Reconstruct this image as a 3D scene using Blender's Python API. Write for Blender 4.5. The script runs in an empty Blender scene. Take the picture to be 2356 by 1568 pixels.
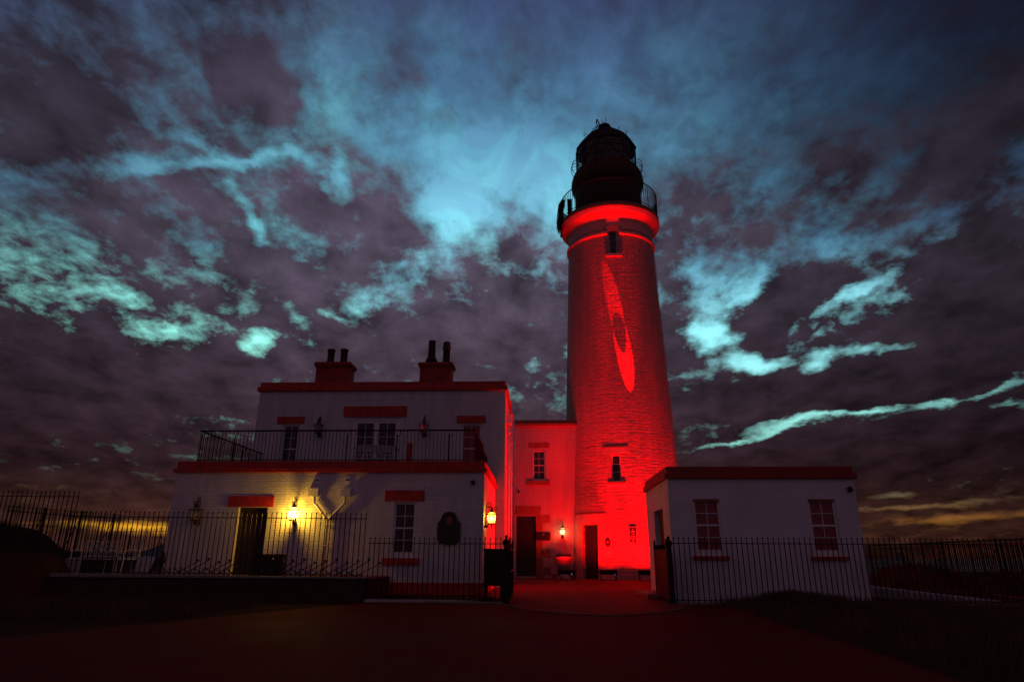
import bpy, bmesh, math, random
from mathutils import Vector, Matrix
R = math.radians
random.seed(7)
scene = bpy.context.scene
C = scene.collection

# ---------------------------------------------------------------- camera
cam_data = bpy.data.cameras.new('camera')
cam_data.sensor_width = 36.0
cam_data.lens = 36.0 * 1490.0 / 2356.0
cam_data.clip_start = 0.05
cam_data.clip_end = 60000.0
cam = bpy.data.objects.new('camera', cam_data)
C.objects.link(cam)
CAM_PITCH, CAM_YAW, CAM_ROLL, EYE = R(18.41), R(2.48), R(0.27), 1.03
cam.matrix_world = (Matrix.Translation((0, 0, EYE)) @ Matrix.Rotation(CAM_YAW, 4, 'Z')
                    @ Matrix.Rotation(R(90) + CAM_PITCH, 4, 'X') @ Matrix.Rotation(CAM_ROLL, 4, 'Z'))
scene.camera = cam
vs = scene.view_settings
vs.view_transform = 'Standard'; vs.look = 'None'; vs.exposure = 0.0; vs.gamma = 1.0
scene.cycles.use_denoising = True
scene.cycles.max_bounces = 6
scene.cycles.diffuse_bounces = 3
scene.cycles.transparent_max_bounces = 16
scene.cycles.caustics_reflective = False
scene.cycles.caustics_refractive = False
scene.cycles.sample_clamp_indirect = 4.0

def srgb(r, g, b):
    f = lambda c: c / 12.92 if c <= 0.04045 else ((c + 0.055) / 1.055) ** 2.4
    return (f(r / 255.0), f(g / 255.0), f(b / 255.0), 1.0)


class NG:
    """small helper that writes shader node graphs"""
    def __init__(self, tree):
        self.t = tree; self.n = tree.nodes; self.l = tree.links
    def node(self, kind, **kw):
        nd = self.n.new(kind)
        for k, v in kw.items(): setattr(nd, k, v)
        return nd
    def put(self, sock, v):
        if v is None: return
        if hasattr(v, 'links') or isinstance(v, bpy.types.NodeSocket): self.l.new(v, sock)
        else: sock.default_value = v
    def m(self, op, a, b=None, c=None, clamp=False):
        nd = self.node('ShaderNodeMath', operation=op, use_clamp=clamp)
        for i, v in enumerate((a, b, c)): self.put(nd.inputs[i], v)
        return nd.outputs[0]
    def vm(self, op, a, b=None):
        nd = self.node('ShaderNodeVectorMath', operation=op)
        self.put(nd.inputs[0], a); self.put(nd.inputs[1], b)
        return nd.outputs['Value'] if op in ('DOT_PRODUCT', 'LENGTH', 'DISTANCE') else nd.outputs[0]
    def xyz(self, x, y, z=0.0):
        nd = self.node('ShaderNodeCombineXYZ')
        for i, v in enumerate((x, y, z)): self.put(nd.inputs[i], v)
        return nd.outputs[0]
    def sep(self, v):
        nd = self.node('ShaderNodeSeparateXYZ'); self.put(nd.inputs[0], v)
        return nd.outputs
    def noise(self, vec, scale, detail=4.0, rough=0.55, dist=0.0, out=0):
        nd = self.node('ShaderNodeTexNoise'); self.put(nd.inputs['Vector'], vec)
        nd.inputs['Scale'].default_value = scale; nd.inputs['Detail'].default_value = detail
        nd.inputs['Roughness'].default_value = rough; nd.inputs['Distortion'].default_value = dist
        return nd.outputs[out]
    def mapr(self, v, a, b, c=0.0, d=1.0, smooth=False):
        nd = self.node('ShaderNodeMapRange', clamp=True)
        if smooth: nd.interpolation_type = 'SMOOTHSTEP'
        self.put(nd.inputs[0], v)
        for i, q in enumerate((a, b, c, d)): nd.inputs[i + 1].default_value = q
        return nd.outputs[0]
    def mix(self, fac, a, b, mode='MIX'):
        nd = self.node('ShaderNodeMix', data_type='RGBA', blend_type=mode)
        self.put(nd.inputs[0], fac); self.put(nd.inputs[6], a); self.put(nd.inputs[7], b)
        return nd.outputs[2]
    def ramp(self, fac, stops, interp='LINEAR'):
        nd = self.node('ShaderNodeValToRGB'); cr = nd.color_ramp; cr.interpolation = interp
        while len(cr.elements) < len(stops): cr.elements.new(0.5)
        for e, (p, col) in zip(cr.elements, stops):
            e.position = p; e.color = col
        self.put(nd.inputs[0], fac)
        return nd.outputs[0]


# ---------------------------------------------------------------- sky: broken dusk cloud over the last light
# cloud openings (+) and heavier banks (-): azimuth, elevation, half length, half width (degrees), turn, strength
CLOUDS = [
    (-7.7,30.7,7.2,4.4,1,1.10),(-10.5,34.9,12.7,2.9,-4,0.50),(-20.9,38.3,4.8,3.6,-46,0.60),(-23.6,36.5,1.3,3.0,23,0.50),(-21.5,41.7,8.0,3.3,8,0.45),
    (-35.9,28.7,3.3,1.3,27,1.30),(-30.2,29.6,6.0,0.8,9,1.10),(-25.8,31.5,4.0,1.1,39,1.10),(-22.6,32.0,3.5,1.2,-18,0.90),(-19.8,31.2,1.2,3.7,8,0.90),
    (-27.3,26.4,0.9,4.2,31,0.90),(-33.0,31.3,5.6,0.7,-20,0.50),(-33.5,32.2,5.9,0.7,-35,0.45),(-2.0,34.3,11.3,3.8,-6,0.55),(-12.6,38.2,6.0,2.1,19,0.40),
    (-24.8,28.3,2.3,1.1,37,0.50),(-42.0,23.8,3.7,2.8,5,0.15),(-40.3,19.8,5.1,3.5,14,0.12),(-35.4,18.6,4.1,0.9,0,0.45),(-32.3,16.8,2.5,0.7,9,0.60),
    (-24.7,16.8,2.2,1.6,22,1.50),(-19.9,19.7,3.5,0.6,-9,0.50),(-38.7,39.0,3.1,2.3,-7,0.55),(-43.6,36.5,2.0,1.7,22,0.45),(-39.0,33.7,4.2,1.1,-11,0.50),
    (-15.8,21.4,7.1,2.0,36,0.50),(-10.0,25.2,8.8,2.0,13,0.45),(4.1,31.6,7.7,6.1,-4,0.40),(16.2,23.2,7.7,5.0,16,0.60),(18.8,21.6,3.2,0.9,30,0.90),
    (18.5,15.6,3.9,1.2,-2,1.70),(15.8,17.8,3.5,1.7,-6,1.50),(23.8,14.9,2.1,1.5,-7,1.10),(26.0,19.2,6.2,0.6,20,1.00),(25.7,23.9,5.8,3.1,14,0.60),
    (28.5,15.3,4.4,0.7,-2,0.80),(16.6,9.1,5.2,0.3,12,1.20),(21.1,10.3,4.4,0.6,9,1.50),(26.6,10.8,4.9,0.3,1,1.10),(32.4,11.1,4.1,0.4,13,0.90),
    (35.6,11.7,2.4,0.7,15,0.80),(35.9,10.4,1.8,0.4,-8,0.60),(32.5,24.1,6.4,2.2,4,0.40),(-25.2,10.5,2.2,0.6,17,0.50),(-28.1,10.3,2.9,0.6,5,0.35),
    (-1.0,16.3,1.4,0.7,0,0.45),(-11.9,15.9,1.1,0.5,3,0.45),(-6.4,43.1,2.1,1.2,2,0.30),(8.5,39.2,7.7,1.3,-26,0.35),(-29.0,35.0,1.7,2.9,22,0.35),
    (-34.5,36.4,4.6,1.0,-11,0.30),(16.0,21.1,1.7,3.3,-26,0.50),(-30.8,1.9,3.7,0.6,-1,1.30),(-34.4,2.0,4.6,0.4,-2,0.70),(31.9,2.8,6.9,0.5,2,0.75),
    (27.5,3.6,4.1,0.3,1,0.60),(31.3,3.7,5.6,0.3,2,0.50),(27.6,4.4,2.5,0.3,1,0.60),(41.7,35.2,7.7,6.6,-26,-0.35),(18.7,25.5,3.3,2.7,-9,-0.30),
    (11.0,26.4,3.6,6.7,-6,-0.40),(-32.5,27.1,4.1,2.0,3,-0.50),(-38.0,26.6,2.8,1.4,16,-0.30),(-22.6,29.0,3.0,3.2,9,-0.40),(-3.6,20.9,9.8,8.1,0,-0.70),
    (-16.0,27.7,6.9,6.4,5,-0.75),(-35.9,24.2,5.7,3.4,-8,-0.50),(-29.3,37.0,5.8,4.1,-13,-0.60),(-43.8,32.2,5.8,6.1,21,-0.55),(-23.9,22.0,7.3,3.8,7,-0.60),
    (-39.2,12.0,9.1,5.1,8,-0.80),(-29.2,13.1,11.1,4.1,6,-0.70),(22.0,19.8,6.3,2.9,17,-1.60),(34.3,15.8,8.8,5.0,12,-1.00),(35.5,20.1,6.2,3.9,11,-1.20),
    (15.7,29.8,5.9,4.3,-9,-0.60),(12.4,19.9,1.8,8.4,-5,-0.70),(27.9,30.3,3.8,2.5,-15,-0.55),(36.5,28.7,6.0,4.6,13,-0.55),(30.8,24.5,4.1,2.2,-14,-0.50),
    (20.0,12.7,12.0,2.4,3,-0.80),(28.1,12.9,12.3,2.2,-1,-0.60),(23.3,7.3,17.0,3.0,5,-0.80),(-5.1,33.0,3.7,2.7,-34,-0.35),(-14.0,39.5,2.6,5.5,28,-0.30),
    (-36.6,31.9,8.4,2.7,-9,-0.50),(-13.6,17.4,14.9,4.0,2,-0.70),(37.5,23.3,2.7,1.8,-6,-0.50),(-42.0,28.5,7.5,1.8,2,-0.35),
]
world = bpy.data.worlds.new('World')
scene.world = world
world.use_nodes = True
world.node_tree.nodes.clear()
g = NG(world.node_tree)
tc = g.node('ShaderNodeTexCoord')
d = g.vm('NORMALIZE', tc.outputs['Generated'])
dx, dy, dz = g.sep(d)
az = g.m('MULTIPLY', g.m('ARCTAN2', dx, dy), 57.2958)
el = g.m('MULTIPLY', g.m('ARCSINE', dz), 57.2958)
up = g.m('ADD', g.m('MAXIMUM', dz, 0.0), 0.27)
pl = g.xyz(g.m('DIVIDE', dx, up), g.m('MULTIPLY', g.m('DIVIDE', dy, up), 0.78), 0.0)   # the cloud deck seen from below
warp = g.vm('SUBTRACT', g.noise(pl, 6.5, 6.0, 0.60, out=1), (0.5, 0.5, 0.5))
wx, wy, wz = g.sep(warp)
low = g.mapr(el, 5.0, 27.0, 0.16, 1.0)
uv = g.xyz(g.m('MULTIPLY_ADD', g.m('MULTIPLY', wx, 7.5), low, az), g.m('MULTIPLY_ADD', g.m('MULTIPLY', wy, 6.5), low, el), 0.0)
acc = g.ramp(g.m('DIVIDE', el, 45.0, clamp=True), [(0.0, (0.25, 0, 0, 1)), (0.16, (0.10, 0, 0, 1)), (0.32, (0.30, 0, 0, 1)), (0.5, (0.52, 0, 0, 1)), (1.0, (0.62, 0, 0, 1))])
acc = g.m('SUBTRACT', g.sep(acc)[0], 0.36)
open_sky = g.m('MULTIPLY', g.mapr(g.m('MULTIPLY_ADD', wx, 38.0, g.m('MULTIPLY_ADD', el, 0.25, az)), -18.0, 1.0, 0.0, 1.0, True), g.mapr(g.m('SUBTRACT', el, g.m('MULTIPLY_ADD', wy, 22.0, g.m('MULTIPLY', g.m('MAXIMUM', az, 0.0), 0.10))), 24.0, 34.0, 0.0, 1.0, True))
acc = g.m('MULTIPLY_ADD', open_sky, 0.72, acc)
rough_amp = g.m('MULTIPLY', g.m('MULTIPLY_ADD', open_sky, -1.25, 2.9), g.mapr(el, 3.0, 17.0, 0.42, 1.0))
for (a0, e0, sa, sb, rot, amp) in CLOUDS:
    mp = g.node('ShaderNodeMapping', vector_type='TEXTURE')
    mp.inputs['Location'].default_value = (a0, e0, 0.0)
    mp.inputs['Rotation'].default_value = (0.0, 0.0, R(rot))
    mp.inputs['Scale'].default_value = (sa, sb, 1.0)
    g.l.new(uv, mp.inputs['Vector'])
    gt = g.node('ShaderNodeTexGradient', gradient_type='SPHERICAL')
    g.l.new(mp.outputs[0], gt.inputs[0])
    acc = g.m('MULTIPLY_ADD', gt.outputs['Fac'], amp * 1.25, acc)
n1 = g.noise(pl, 9.0, 9.0, 0.58, 0.25)
n2 = g.noise(pl, 24.0, 8.0, 0.62, 0.3)
T = g.m('MULTIPLY_ADD', g.m('SUBTRACT', n1, 0.5), rough_amp, acc)
T = g.m('MULTIPLY_ADD', g.m('SUBTRACT', n2, 0.5), g.m('MULTIPLY', g.m('MULTIPLY', g.mapr(el, 4.0, 20.0, 0.55, 1.0), rough_amp), 0.75), T)
clearness = g.mapr(T, -0.12, 1.0, 0.0, 1.0)
clearness = g.m('POWER', clearness, 1.3)
gl = Vector((math.sin(R(-3)) * math.cos(R(27)), math.cos(R(-3)) * math.cos(R(27)), math.sin(R(27))))
ang = g.m('MULTIPLY', g.m('ARCCOSINE', g.vm('DOT_PRODUCT', d, tuple(gl))), 57.2958 / 90.0)
azd = g.m('MULTIPLY', g.m('ADD', az, 3.0), 0.42)
eld = g.m('SUBTRACT', el, 25.0)
oval = g.m('DIVIDE', g.m('SQRT', g.m('ADD', g.m('MULTIPLY', azd, azd), g.m('MULTIPLY', eld, eld))), 90.0)
hi = g.ramp(oval, [(0.0, srgb(140, 210, 230)), (0.05, srgb(112, 178, 204)), (0.11, srgb(82, 132, 162)), (0.18, srgb(66, 98, 132)),
                   (0.25, srgb(58, 66, 104)), (0.36, srgb(42, 40, 70)), (0.6, srgb(44, 36, 62))])
lo = g.ramp(g.m('DIVIDE', el, 30.0, clamp=True), [(0.0, srgb(104, 62, 44)), (0.04, srgb(150, 88, 40)), (0.066, srgb(184, 124, 32)), (0.10, srgb(136, 86, 48)), (0.15, srgb(124, 112, 80)),
                  (0.24, srgb(130, 198, 180)), (0.42, srgb(136, 206, 206)), (0.6, srgb(140, 222, 230)), (1.0, srgb(150, 230, 245))])
clear = g.mix(g.mapr(el, 17.0, 25.0, 0.0, 1.0, True), lo, hi)
wisp = g.mapr(g.noise(pl, 5.5, 7.0, 0.64, 1.2), 0.46, 0.66, 0.0, 1.0, True)
hi = g.mix(g.m('MULTIPLY', wisp, 0.55), hi, g.mix(1.0, hi, (1.25, 1.55, 1.30, 1.0), 'MULTIPLY'))
clear = g.mix(g.mapr(el, 17.0, 25.0, 0.0, 1.0, True), lo, hi)
teal = g.m('MULTIPLY', g.mapr(az, -10.0, -26.0, 0.0, 1.0, True), 0.9)
clear = g.mix(teal, clear, g.mix(1.0, clear, (1.25, 1.35, 1.10, 1.0), 'MULTIPLY'))
gain = g.mapr(T, 0.85, 1.7, 1.0, 1.45, True)
gain = g.m('MULTIPLY', gain, g.m('MULTIPLY_ADD', g.m('MULTIPLY', g.mapr(az, 2.0, 42.0, 0.0, 1.0, True), g.mapr(el, 20.0, 32.0, 0.0, 1.0, True)), -0.80, 1.0))
clear = g.mix(1.0, clear, g.xyz(gain, gain, gain), 'MULTIPLY')
cloud = g.ramp(g.m('DIVIDE', el, 45.0, clamp=True), [(0.0, srgb(92, 54, 46)), (0.06, srgb(88, 54, 46)), (0.10, srgb(74, 46, 44)), (0.14, srgb(64, 42, 48)), (0.3, srgb(70, 56, 68)),
                  (0.55, srgb(84, 76, 92)), (1.0, srgb(82, 76, 98))])
n3 = g.noise(pl, 8.0, 8.0, 0.58, 0.2)
shade = g.m('MULTIPLY', g.mapr(n3, 0.32, 0.68, 0.45, 1.32), g.mapr(ang, 0.12, 0.52, 1.0, 0.40, True))
shade = g.m('MULTIPLY', shade, g.mapr(az, -4.0, 18.0, 1.0, 0.68, True))
shade = g.m('MULTIPLY', shade, g.mapr(g.m('ADD', el, g.m('MULTIPLY', az, 0.35)), 30.0, 52.0, 1.0, 0.45, True))
shade = g.m('MULTIPLY', shade, g.mapr(g.m('SUBTRACT', el, g.m('MULTIPLY', az, 0.5)), 44.0, 62.0, 1.0, 0.62, True))
cloud = g.mix(1.0, cloud, g.xyz(shade, g.m('MULTIPLY', shade, 0.97), shade), 'MULTIPLY')
sky = g.mix(clearness, cloud, clear)
back = g.mapr(dy, -0.35, 0.25, 1.0, 0.0, True)                       # the dull lilac half of the sky away from the sunset
sky = g.mix(back, sky, srgb(82, 61, 76))
bg = g.node('ShaderNodeBackground'); g.l.new(sky, bg.inputs['Color']); bg.inputs['Strength'].default_value = 1.0
wo = g.node('ShaderNodeOutputWorld'); g.l.new(bg.outputs[0], wo.inputs['Surface'])

# ---------------------------------------------------------------- mesh helpers
class MB:
    """collects boxes, tubes, lathes and prisms; build() links them as ONE mesh object"""
    def __init__(self): self.v = []; self.f = []; self.uv = None
    def face(self, pts):
        n = len(self.v); self.v += [tuple(p) for p in pts]; self.f.append(tuple(range(n, n + len(pts)))); return self
    def box(self, x0, x1, y0, y1, z0, z1, P=None):
        n = len(self.v)
        for z in (z0, z1):
            for x, y in ((x0, y0), (x1, y0), (x1, y1), (x0, y1)):
                self.v.append(tuple(P(x, y, z)) if P else (x, y, z))
        for q in ((3, 2, 1, 0), (4, 5, 6, 7), (0, 1, 5, 4), (1, 2, 6, 5), (2, 3, 7, 6), (3, 0, 4, 7)):
            self.f.append(tuple(n + i for i in q))
        return self
    def tube(self, pts, rad, seg=6, caps=True):
        pts = [Vector(p) for p in pts]; n0 = len(self.v)
        rads = rad if isinstance(rad, (list, tuple)) else [rad] * len(pts)
        ref = None
        for i, p in enumerate(pts):
            t = (pts[min(i + 1, len(pts) - 1)] - pts[max(i - 1, 0)])
            t = t.normalized() if t.length > 1e-9 else Vector((0, 0, 1))
            if ref is None:
                ref = t.orthogonal().normalized()
            ref = (ref - t * ref.dot(t))
            ref = ref.normalized() if ref.length > 1e-6 else t.orthogonal().normalized()
            b = t.cross(ref)
            for k in range(seg):
                a = 2 * math.pi * k / seg
                self.v.append(tuple(p + (ref * math.cos(a) + b * math.sin(a)) * rads[i]))
        for i in range(len(pts) - 1):
            for k in range(seg):
                a, b = n0 + i * seg + k, n0 + i * seg + (k + 1) % seg
                self.f.append((a, b, b + seg, a + seg))
        if caps:
            self.f.append(tuple(n0 + k for k in reversed(range(seg))))
            self.f.append(tuple(n0 + (len(pts) - 1) * seg + k for k in range(seg)))
        return self
    def lathe(self, prof, c=(0, 0), seg=24, a0=0.0, a1=360.0, z0=0.0, cap=False):
        n0 = len(self.v); full = abs(a1 - a0) >= 359.9
        cols = seg if full else seg + 1
        for r, z in prof:
            for k in range(cols):
                a = R(a0 + (a1 - a0) * k / seg)
                self.v.append((c[0] + r * math.cos(a), c[1] + r * math.sin(a), z0 + z))
        for i in range(len(prof) - 1):
            for k in range(seg):
                a = n0 + i * cols + k; b = n0 + i * cols + (k + 1) % cols
                self.f.append((a, b, b + cols, a + cols))
        if cap:
            self.f.append(tuple(n0 + k for k in reversed(range(cols))))
            self.f.append(tuple(n0 + (len(prof) - 1) * cols + k for k in range(cols)))
        return self
    def prism(self, outline, y0, y1, P=None):
        """outline in x,z extruded along y"""
        n = len(self.v); m = len(outline); Q = P or (lambda x, y, z: (x, y, z))
        for y in (y0, y1):
            for x, z in outline: self.v.append(tuple(Q(x, y, z)))
        self.f.append(tuple(range(n, n + m))); self.f.append(tuple(reversed(range(n + m, n + 2 * m))))
        for k in range(m):
            k2 = (k + 1) % m
            self.f.append((n + k2, n + k, n + m + k, n + m + k2))
        return self
    def ball(self, c, r, seg=8, rings=5, sz=1.0):
        prof = [(max(1e-4, r * math.sin(math.pi * i / rings)), -r * sz * math.cos(math.pi * i / rings)) for i in range(rings + 1)]
        return self.lathe(prof, (c[0], c[1]), seg, z0=c[2])
    def build(self, name, mat, parent=None, smooth=False, bevel=0.0, local=False):
        off = Vector((0, 0, 0))
        if parent is not None and not local:
            q = parent
            while q is not None: off += q.location; q = q.parent
        me = bpy.data.meshes.new(name)
        me.from_pydata([(x - off[0], y - off[1], z - off[2]) for x, y, z in self.v], [], self.f)
        bm = bmesh.new(); bm.from_mesh(me)
        bmesh.ops.recalc_face_normals(bm, faces=bm.faces)
        bm.to_mesh(me); bm.free()
        me.materials.append(mat)
        if smooth:
            for p in me.polygons: p.use_smooth = True
        o = bpy.data.objects.new(name, me); C.objects.link(o)
        if parent is not None: o.parent = parent
        if bevel:
            b = o.modifiers.new('bevel', 'BEVEL'); b.width = bevel; b.segments = 2; b.limit_method = 'ANGLE'
        return o

def tag(o, label=None, cat=None, group=None, kind=None):
    if label: o['label'] = label
    if cat: o['category'] = cat
    if group: o['group'] = group
    if kind: o['kind'] = kind
    return o

def thing(name, label, cat, loc=(0, 0, 0), group=None, rz=0.0):
    o = bpy.data.objects.new(name, None); C.objects.link(o)
    o.location = loc; o.rotation_euler = (0, 0, rz); o.empty_display_size = 0.2
    return tag(o, label, cat, group)

def dup(root, loc, label, rz=None, scale=None):
    r = root.copy(); C.objects.link(r); r.location = loc; r['label'] = label
    if rz is not None: r.rotation_euler = (0, 0, rz)
    if scale is not None: r.scale = (scale, scale, scale)
    for ch in list(root.children):
        c = ch.copy(); C.objects.link(c); c.parent = r
        for gc in list(ch.children):
            k = gc.copy(); C.objects.link(k); k.parent = c
    return r

def text_part(name, body, size, mat, parent, M, depth=0.004):
    """raised lettering as a mesh; M places it (text lies in local x,y)"""
    cu = bpy.data.curves.new('lettering', 'FONT'); cu.body = body; cu.size = size; cu.extrude = depth
    cu.align_x = 'CENTER'; cu.align_y = 'CENTER'
    tmp = bpy.data.objects.new('lettering', cu); C.objects.link(tmp)
    dg = bpy.context.evaluated_depsgraph_get()
    me = bpy.data.meshes.new_from_object(tmp.evaluated_get(dg))
    bpy.data.objects.remove(tmp)
    me.transform(M); me.materials.clear(); me.materials.append(mat)
    o = bpy.data.objects.new(name, me); C.objects.link(o); o.parent = parent
    return o

# ---------------------------------------------------------------- materials
def new_mat(name):
    m = bpy.data.materials.new(name); m.use_nodes = True
    m.node_tree.nodes.clear()
    q = NG(m.node_tree)
    out = q.node('ShaderNodeOutputMaterial')
    return m, q, out

def principled(q, out, col, rough, metal=0.0, spec=0.5, bump=None, strength=0.4, dist=0.02):
    b = q.node('ShaderNodeBsdfPrincipled')
    q.put(b.inputs['Base Color'], col); q.put(b.inputs['Roughness'], rough)
    b.inputs['Metallic'].default_value = metal; b.inputs['Specular IOR Level'].default_value = spec
    if bump is not None:
        bp = q.node('ShaderNodeBump'); bp.inputs['Strength'].default_value = strength
        bp.inputs['Distance'].default_value = dist; q.l.new(bump, bp.inputs['Height'])
        q.l.new(bp.outputs[0], b.inputs['Normal'])
    q.l.new(b.outputs[0], out.inputs['Surface'])
    return b

def simple(name, col, rough=0.6, metal=0.0, var=0.12, scale=3.0, bump=0.0, spec=0.5, dist=0.01):
    m, q, out = new_mat(name)
    geo = q.node('ShaderNodeNewGeometry')
    n = q.noise(geo.outputs['Position'], scale, 5.0, 0.6)
    c4 = tuple(col) + (1.0,)
    dark = tuple(c * (1 - var * 2) for c in col) + (1.0,); lite = tuple(min(1, c * (1 + var)) for c in col) + (1.0,)
    cc = q.mix(q.mapr(n, 0.3, 0.7), dark, lite)
    h = q.noise(geo.outputs['Position'], scale * 9, 6.0, 0.6) if bump else None
    principled(q, out, cc, q.mapr(n, 0.2, 0.8, rough - 0.08, min(1, rough + 0.1)), metal, spec, h, bump, dist)
    return m

def painted_brick(name, tower=False, row=0.075, wid=0.225, rough_h=0.5, col=(0.74, 0.73, 0.76), strength=0.55, dist=0.012):
    m, q, out = new_mat(name)
    geo = q.node('ShaderNodeNewGeometry'); pos = geo.outputs['Position']
    if tower:
        px, py, pz = q.sep(q.vm('SUBTRACT', pos, (4.5, 36.6, 0.0)))
        u = q.m('MULTIPLY', q.m('ARCTAN2', px, q.m('MULTIPLY', py, -1.0)), 2.9); v = pz
    else:
        px, py, pz = q.sep(pos); u = q.m('ADD', px, py); v = pz
    wob = q.noise(pos, 2.2 if tower else 3.0, 3.0, 0.5)
    vv = q.m('MULTIPLY_ADD', q.m('SUBTRACT', wob, 0.5), row * (0.8 if tower else 0.25), v)
    uv = q.xyz(u, vv, 0.0)
    br = q.node('ShaderNodeTexBrick'); q.l.new(uv, br.inputs['Vector'])
    br.inputs['Color1'].default_value = (1, 1, 1, 1); br.inputs['Color2'].default_value = (0.55, 0.55, 0.55, 1)
    br.inputs['Mortar'].default_value = (0, 0, 0, 1); br.inputs['Scale'].default_value = 1.0
    br.inputs['Mortar Size'].default_value = row * 0.14; br.inputs['Mortar Smooth'].default_value = 0.6
    br.inputs['Brick Width'].default_value = wid; br.inputs['Row Height'].default_value = row
    fine = q.noise(q.xyz(q.m('MULTIPLY', u, 1.6 if tower else 5.0), q.m('MULTIPLY', vv, 8.0 if tower else 14.0), 0.0), 1.0, 5.0, 0.65)
    hgt = q.m('MULTIPLY_ADD', fine, rough_h, br.outputs['Color'])
    stain = q.noise(q.xyz(q.m('MULTIPLY', u, 2.0), q.m('MULTIPLY', v, 0.35), 0.0), 1.5, 5.0, 0.6)
    c = q.mix(q.mapr(stain, 0.35, 0.75), tuple(k * 0.74 for k in col) + (1.0,), col + (1.0,))
    c = q.mix(q.m('MULTIPLY', br.outputs['Fac'], 0.25), c, (0.40, 0.39, 0.40, 1.0))
    principled(q, out, c, 0.55, 0.0, 0.4, hgt, strength, dist)
    return m

def harling(name):
    m, q, out = new_mat(name)
    pos = q.node('ShaderNodeNewGeometry').outputs['Position']
    a = q.noise(pos, 28.0, 4.0, 0.7); b = q.noise(pos, 1.2, 4.0, 0.6)
    c = q.mix(q.mapr(b, 0.3, 0.7), (0.62, 0.61, 0.63, 1), (0.74, 0.73, 0.76, 1))
    principled(q, out, c, 0.8, 0.0, 0.25, a, 0.9, 0.03)
    return m

def ground_mat(name, c1, c2, scale, bump, rough=0.8, dist=0.03):
    m, q, out = new_mat(name)
    pos = q.node('ShaderNodeNewGeometry').outputs['Position']
    a = q.noise(pos, scale, 8.0, 0.68); b = q.noise(pos, scale * 0.07, 4.0, 0.55); h = q.noise(pos, scale * 5, 5.0, 0.7)
    f = q.m('ADD', q.m('MULTIPLY', a, 0.6), q.m('MULTIPLY', b, 0.6))
    c = q.mix(q.mapr(f, 0.35, 0.85), c1 + (1.0,), c2 + (1.0,))
    principled(q, out, c, q.mapr(b, 0.3, 0.7, rough - 0.12, rough + 0.1), 0.0, 0.03, q.m('ADD', a, h), bump, dist)
    return m

M_brick = painted_brick('white_painted_brick', strength=0.9, dist=0.02)
M_tower = painted_brick('painted_stone_red_light_tint', True, 0.16, 0.46, 1.2, (0.60, 0.31, 0.28), 1.0, 0.085)  # rose tint puts the red floodlit look into the wall colour
M_link = painted_brick('painted_rubble_red_light_tint', False, 0.13, 0.34, 0.9, (0.64, 0.40, 0.39), 0.8, 0.022)  # base colour reddened to deepen the floodlit red on this wall
M_harl = harling('white_harling')
M_smooth = simple('white_smooth_render', (0.74, 0.73, 0.75), 0.5, var=0.06, bump=0.12)
M_red = simple('red_painted_stone', (0.50, 0.020, 0.008), 0.55, var=0.24, scale=5.0, bump=0.45)
M_palestone = simple('door_surround_stone', (0.62, 0.30, 0.26), 0.7, var=0.1, scale=4.0, bump=0.3)  # base colour kept close to the tower wall's
M_drum = simple('dark_drum_red_glow_tint', (0.065, 0.006, 0.004), 0.55, var=0.2, scale=3.0, bump=0.1, spec=0.25)  # red in the colour stands in for floodlight glow on the drum
M_lattice = simple('lattice_paint', (0.055, 0.022, 0.018), 0.5, var=0.2, scale=6.0)
M_sandstone = simple('red_sandstone', (0.34, 0.10, 0.06), 0.75, var=0.16, scale=4.0, bump=0.4)
M_iron = simple('black_painted_iron', (0.010, 0.008, 0.008), 0.5, 0.0, var=0.2, scale=8.0, bump=0.1, spec=0.18)
M_dome = simple('dark_lantern_paint', (0.018, 0.009, 0.008), 0.55, var=0.2, scale=3.0, bump=0.1, spec=0.2)
M_frame = simple('white_window_paint', (0.72, 0.71, 0.72), 0.4, var=0.05)
M_door = simple('dark_stained_timber', (0.030, 0.012, 0.008), 0.5, var=0.25, scale=5.0, bump=0.3)
M_pot = simple('sooty_clay', (0.045, 0.018, 0.014), 0.85, var=0.3, scale=9.0, bump=0.3)
M_rose = simple('smooth_paint_red_light_tint', (0.60, 0.31, 0.28), 0.55, var=0.08, bump=0.12)  # tower trim, floodlit red put into the base colour as on the wall
M_maroon = simple('darker_red_stone', (0.30, 0.010, 0.006), 0.6, var=0.16, scale=2.0, bump=0.3)  # darker copy of the red trim colour for the outbuilding
M_stackred = simple('red_painted_chimney', (0.36, 0.02, 0.010), 0.7, var=0.2, scale=3.0, bump=0.3)
M_pipe = simple('white_pipe_paint', (0.72, 0.70, 0.70), 0.4, var=0.08, scale=6.0)
M_lamp = simple('bronze_lamp_metal', (0.035, 0.012, 0.008), 0.4, 0.35, var=0.25, scale=14.0)
M_sign = simple('dark_sign_board', (0.020, 0.010, 0.009), 0.45, var=0.15)
M_letter = simple('pale_sign_lettering', (0.60, 0.50, 0.42), 0.5, var=0.05)
M_furn = simple('white_cast_metal', (0.62, 0.58, 0.58), 0.45, var=0.1)
M_plank = simple('weathered_dark_wood', (0.035, 0.016, 0.011), 0.8, var=0.3, scale=5.0, bump=0.4)
M_wallred = simple('brown_garden_wall', (0.060, 0.022, 0.016), 0.9, var=0.25, scale=3.0, bump=0.6, dist=0.03)
M_kerb = simple('concrete_kerb', (0.22, 0.19, 0.18), 0.85, var=0.2, scale=4.0, bump=0.4)
M_palekerb = simple('pale_kerb_stone', (0.42, 0.36, 0.36), 0.8, var=0.2, scale=5.0, bump=0.4)
M_kerbpale = simple('whitewashed_low_wall', (0.40, 0.36, 0.38), 0.85, var=0.2, scale=3.0, bump=0.5)
M_darkkerb = simple('dark_kerb_stone', (0.10, 0.030, 0.026), 0.85, var=0.25, scale=5.0, bump=0.5)
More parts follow.
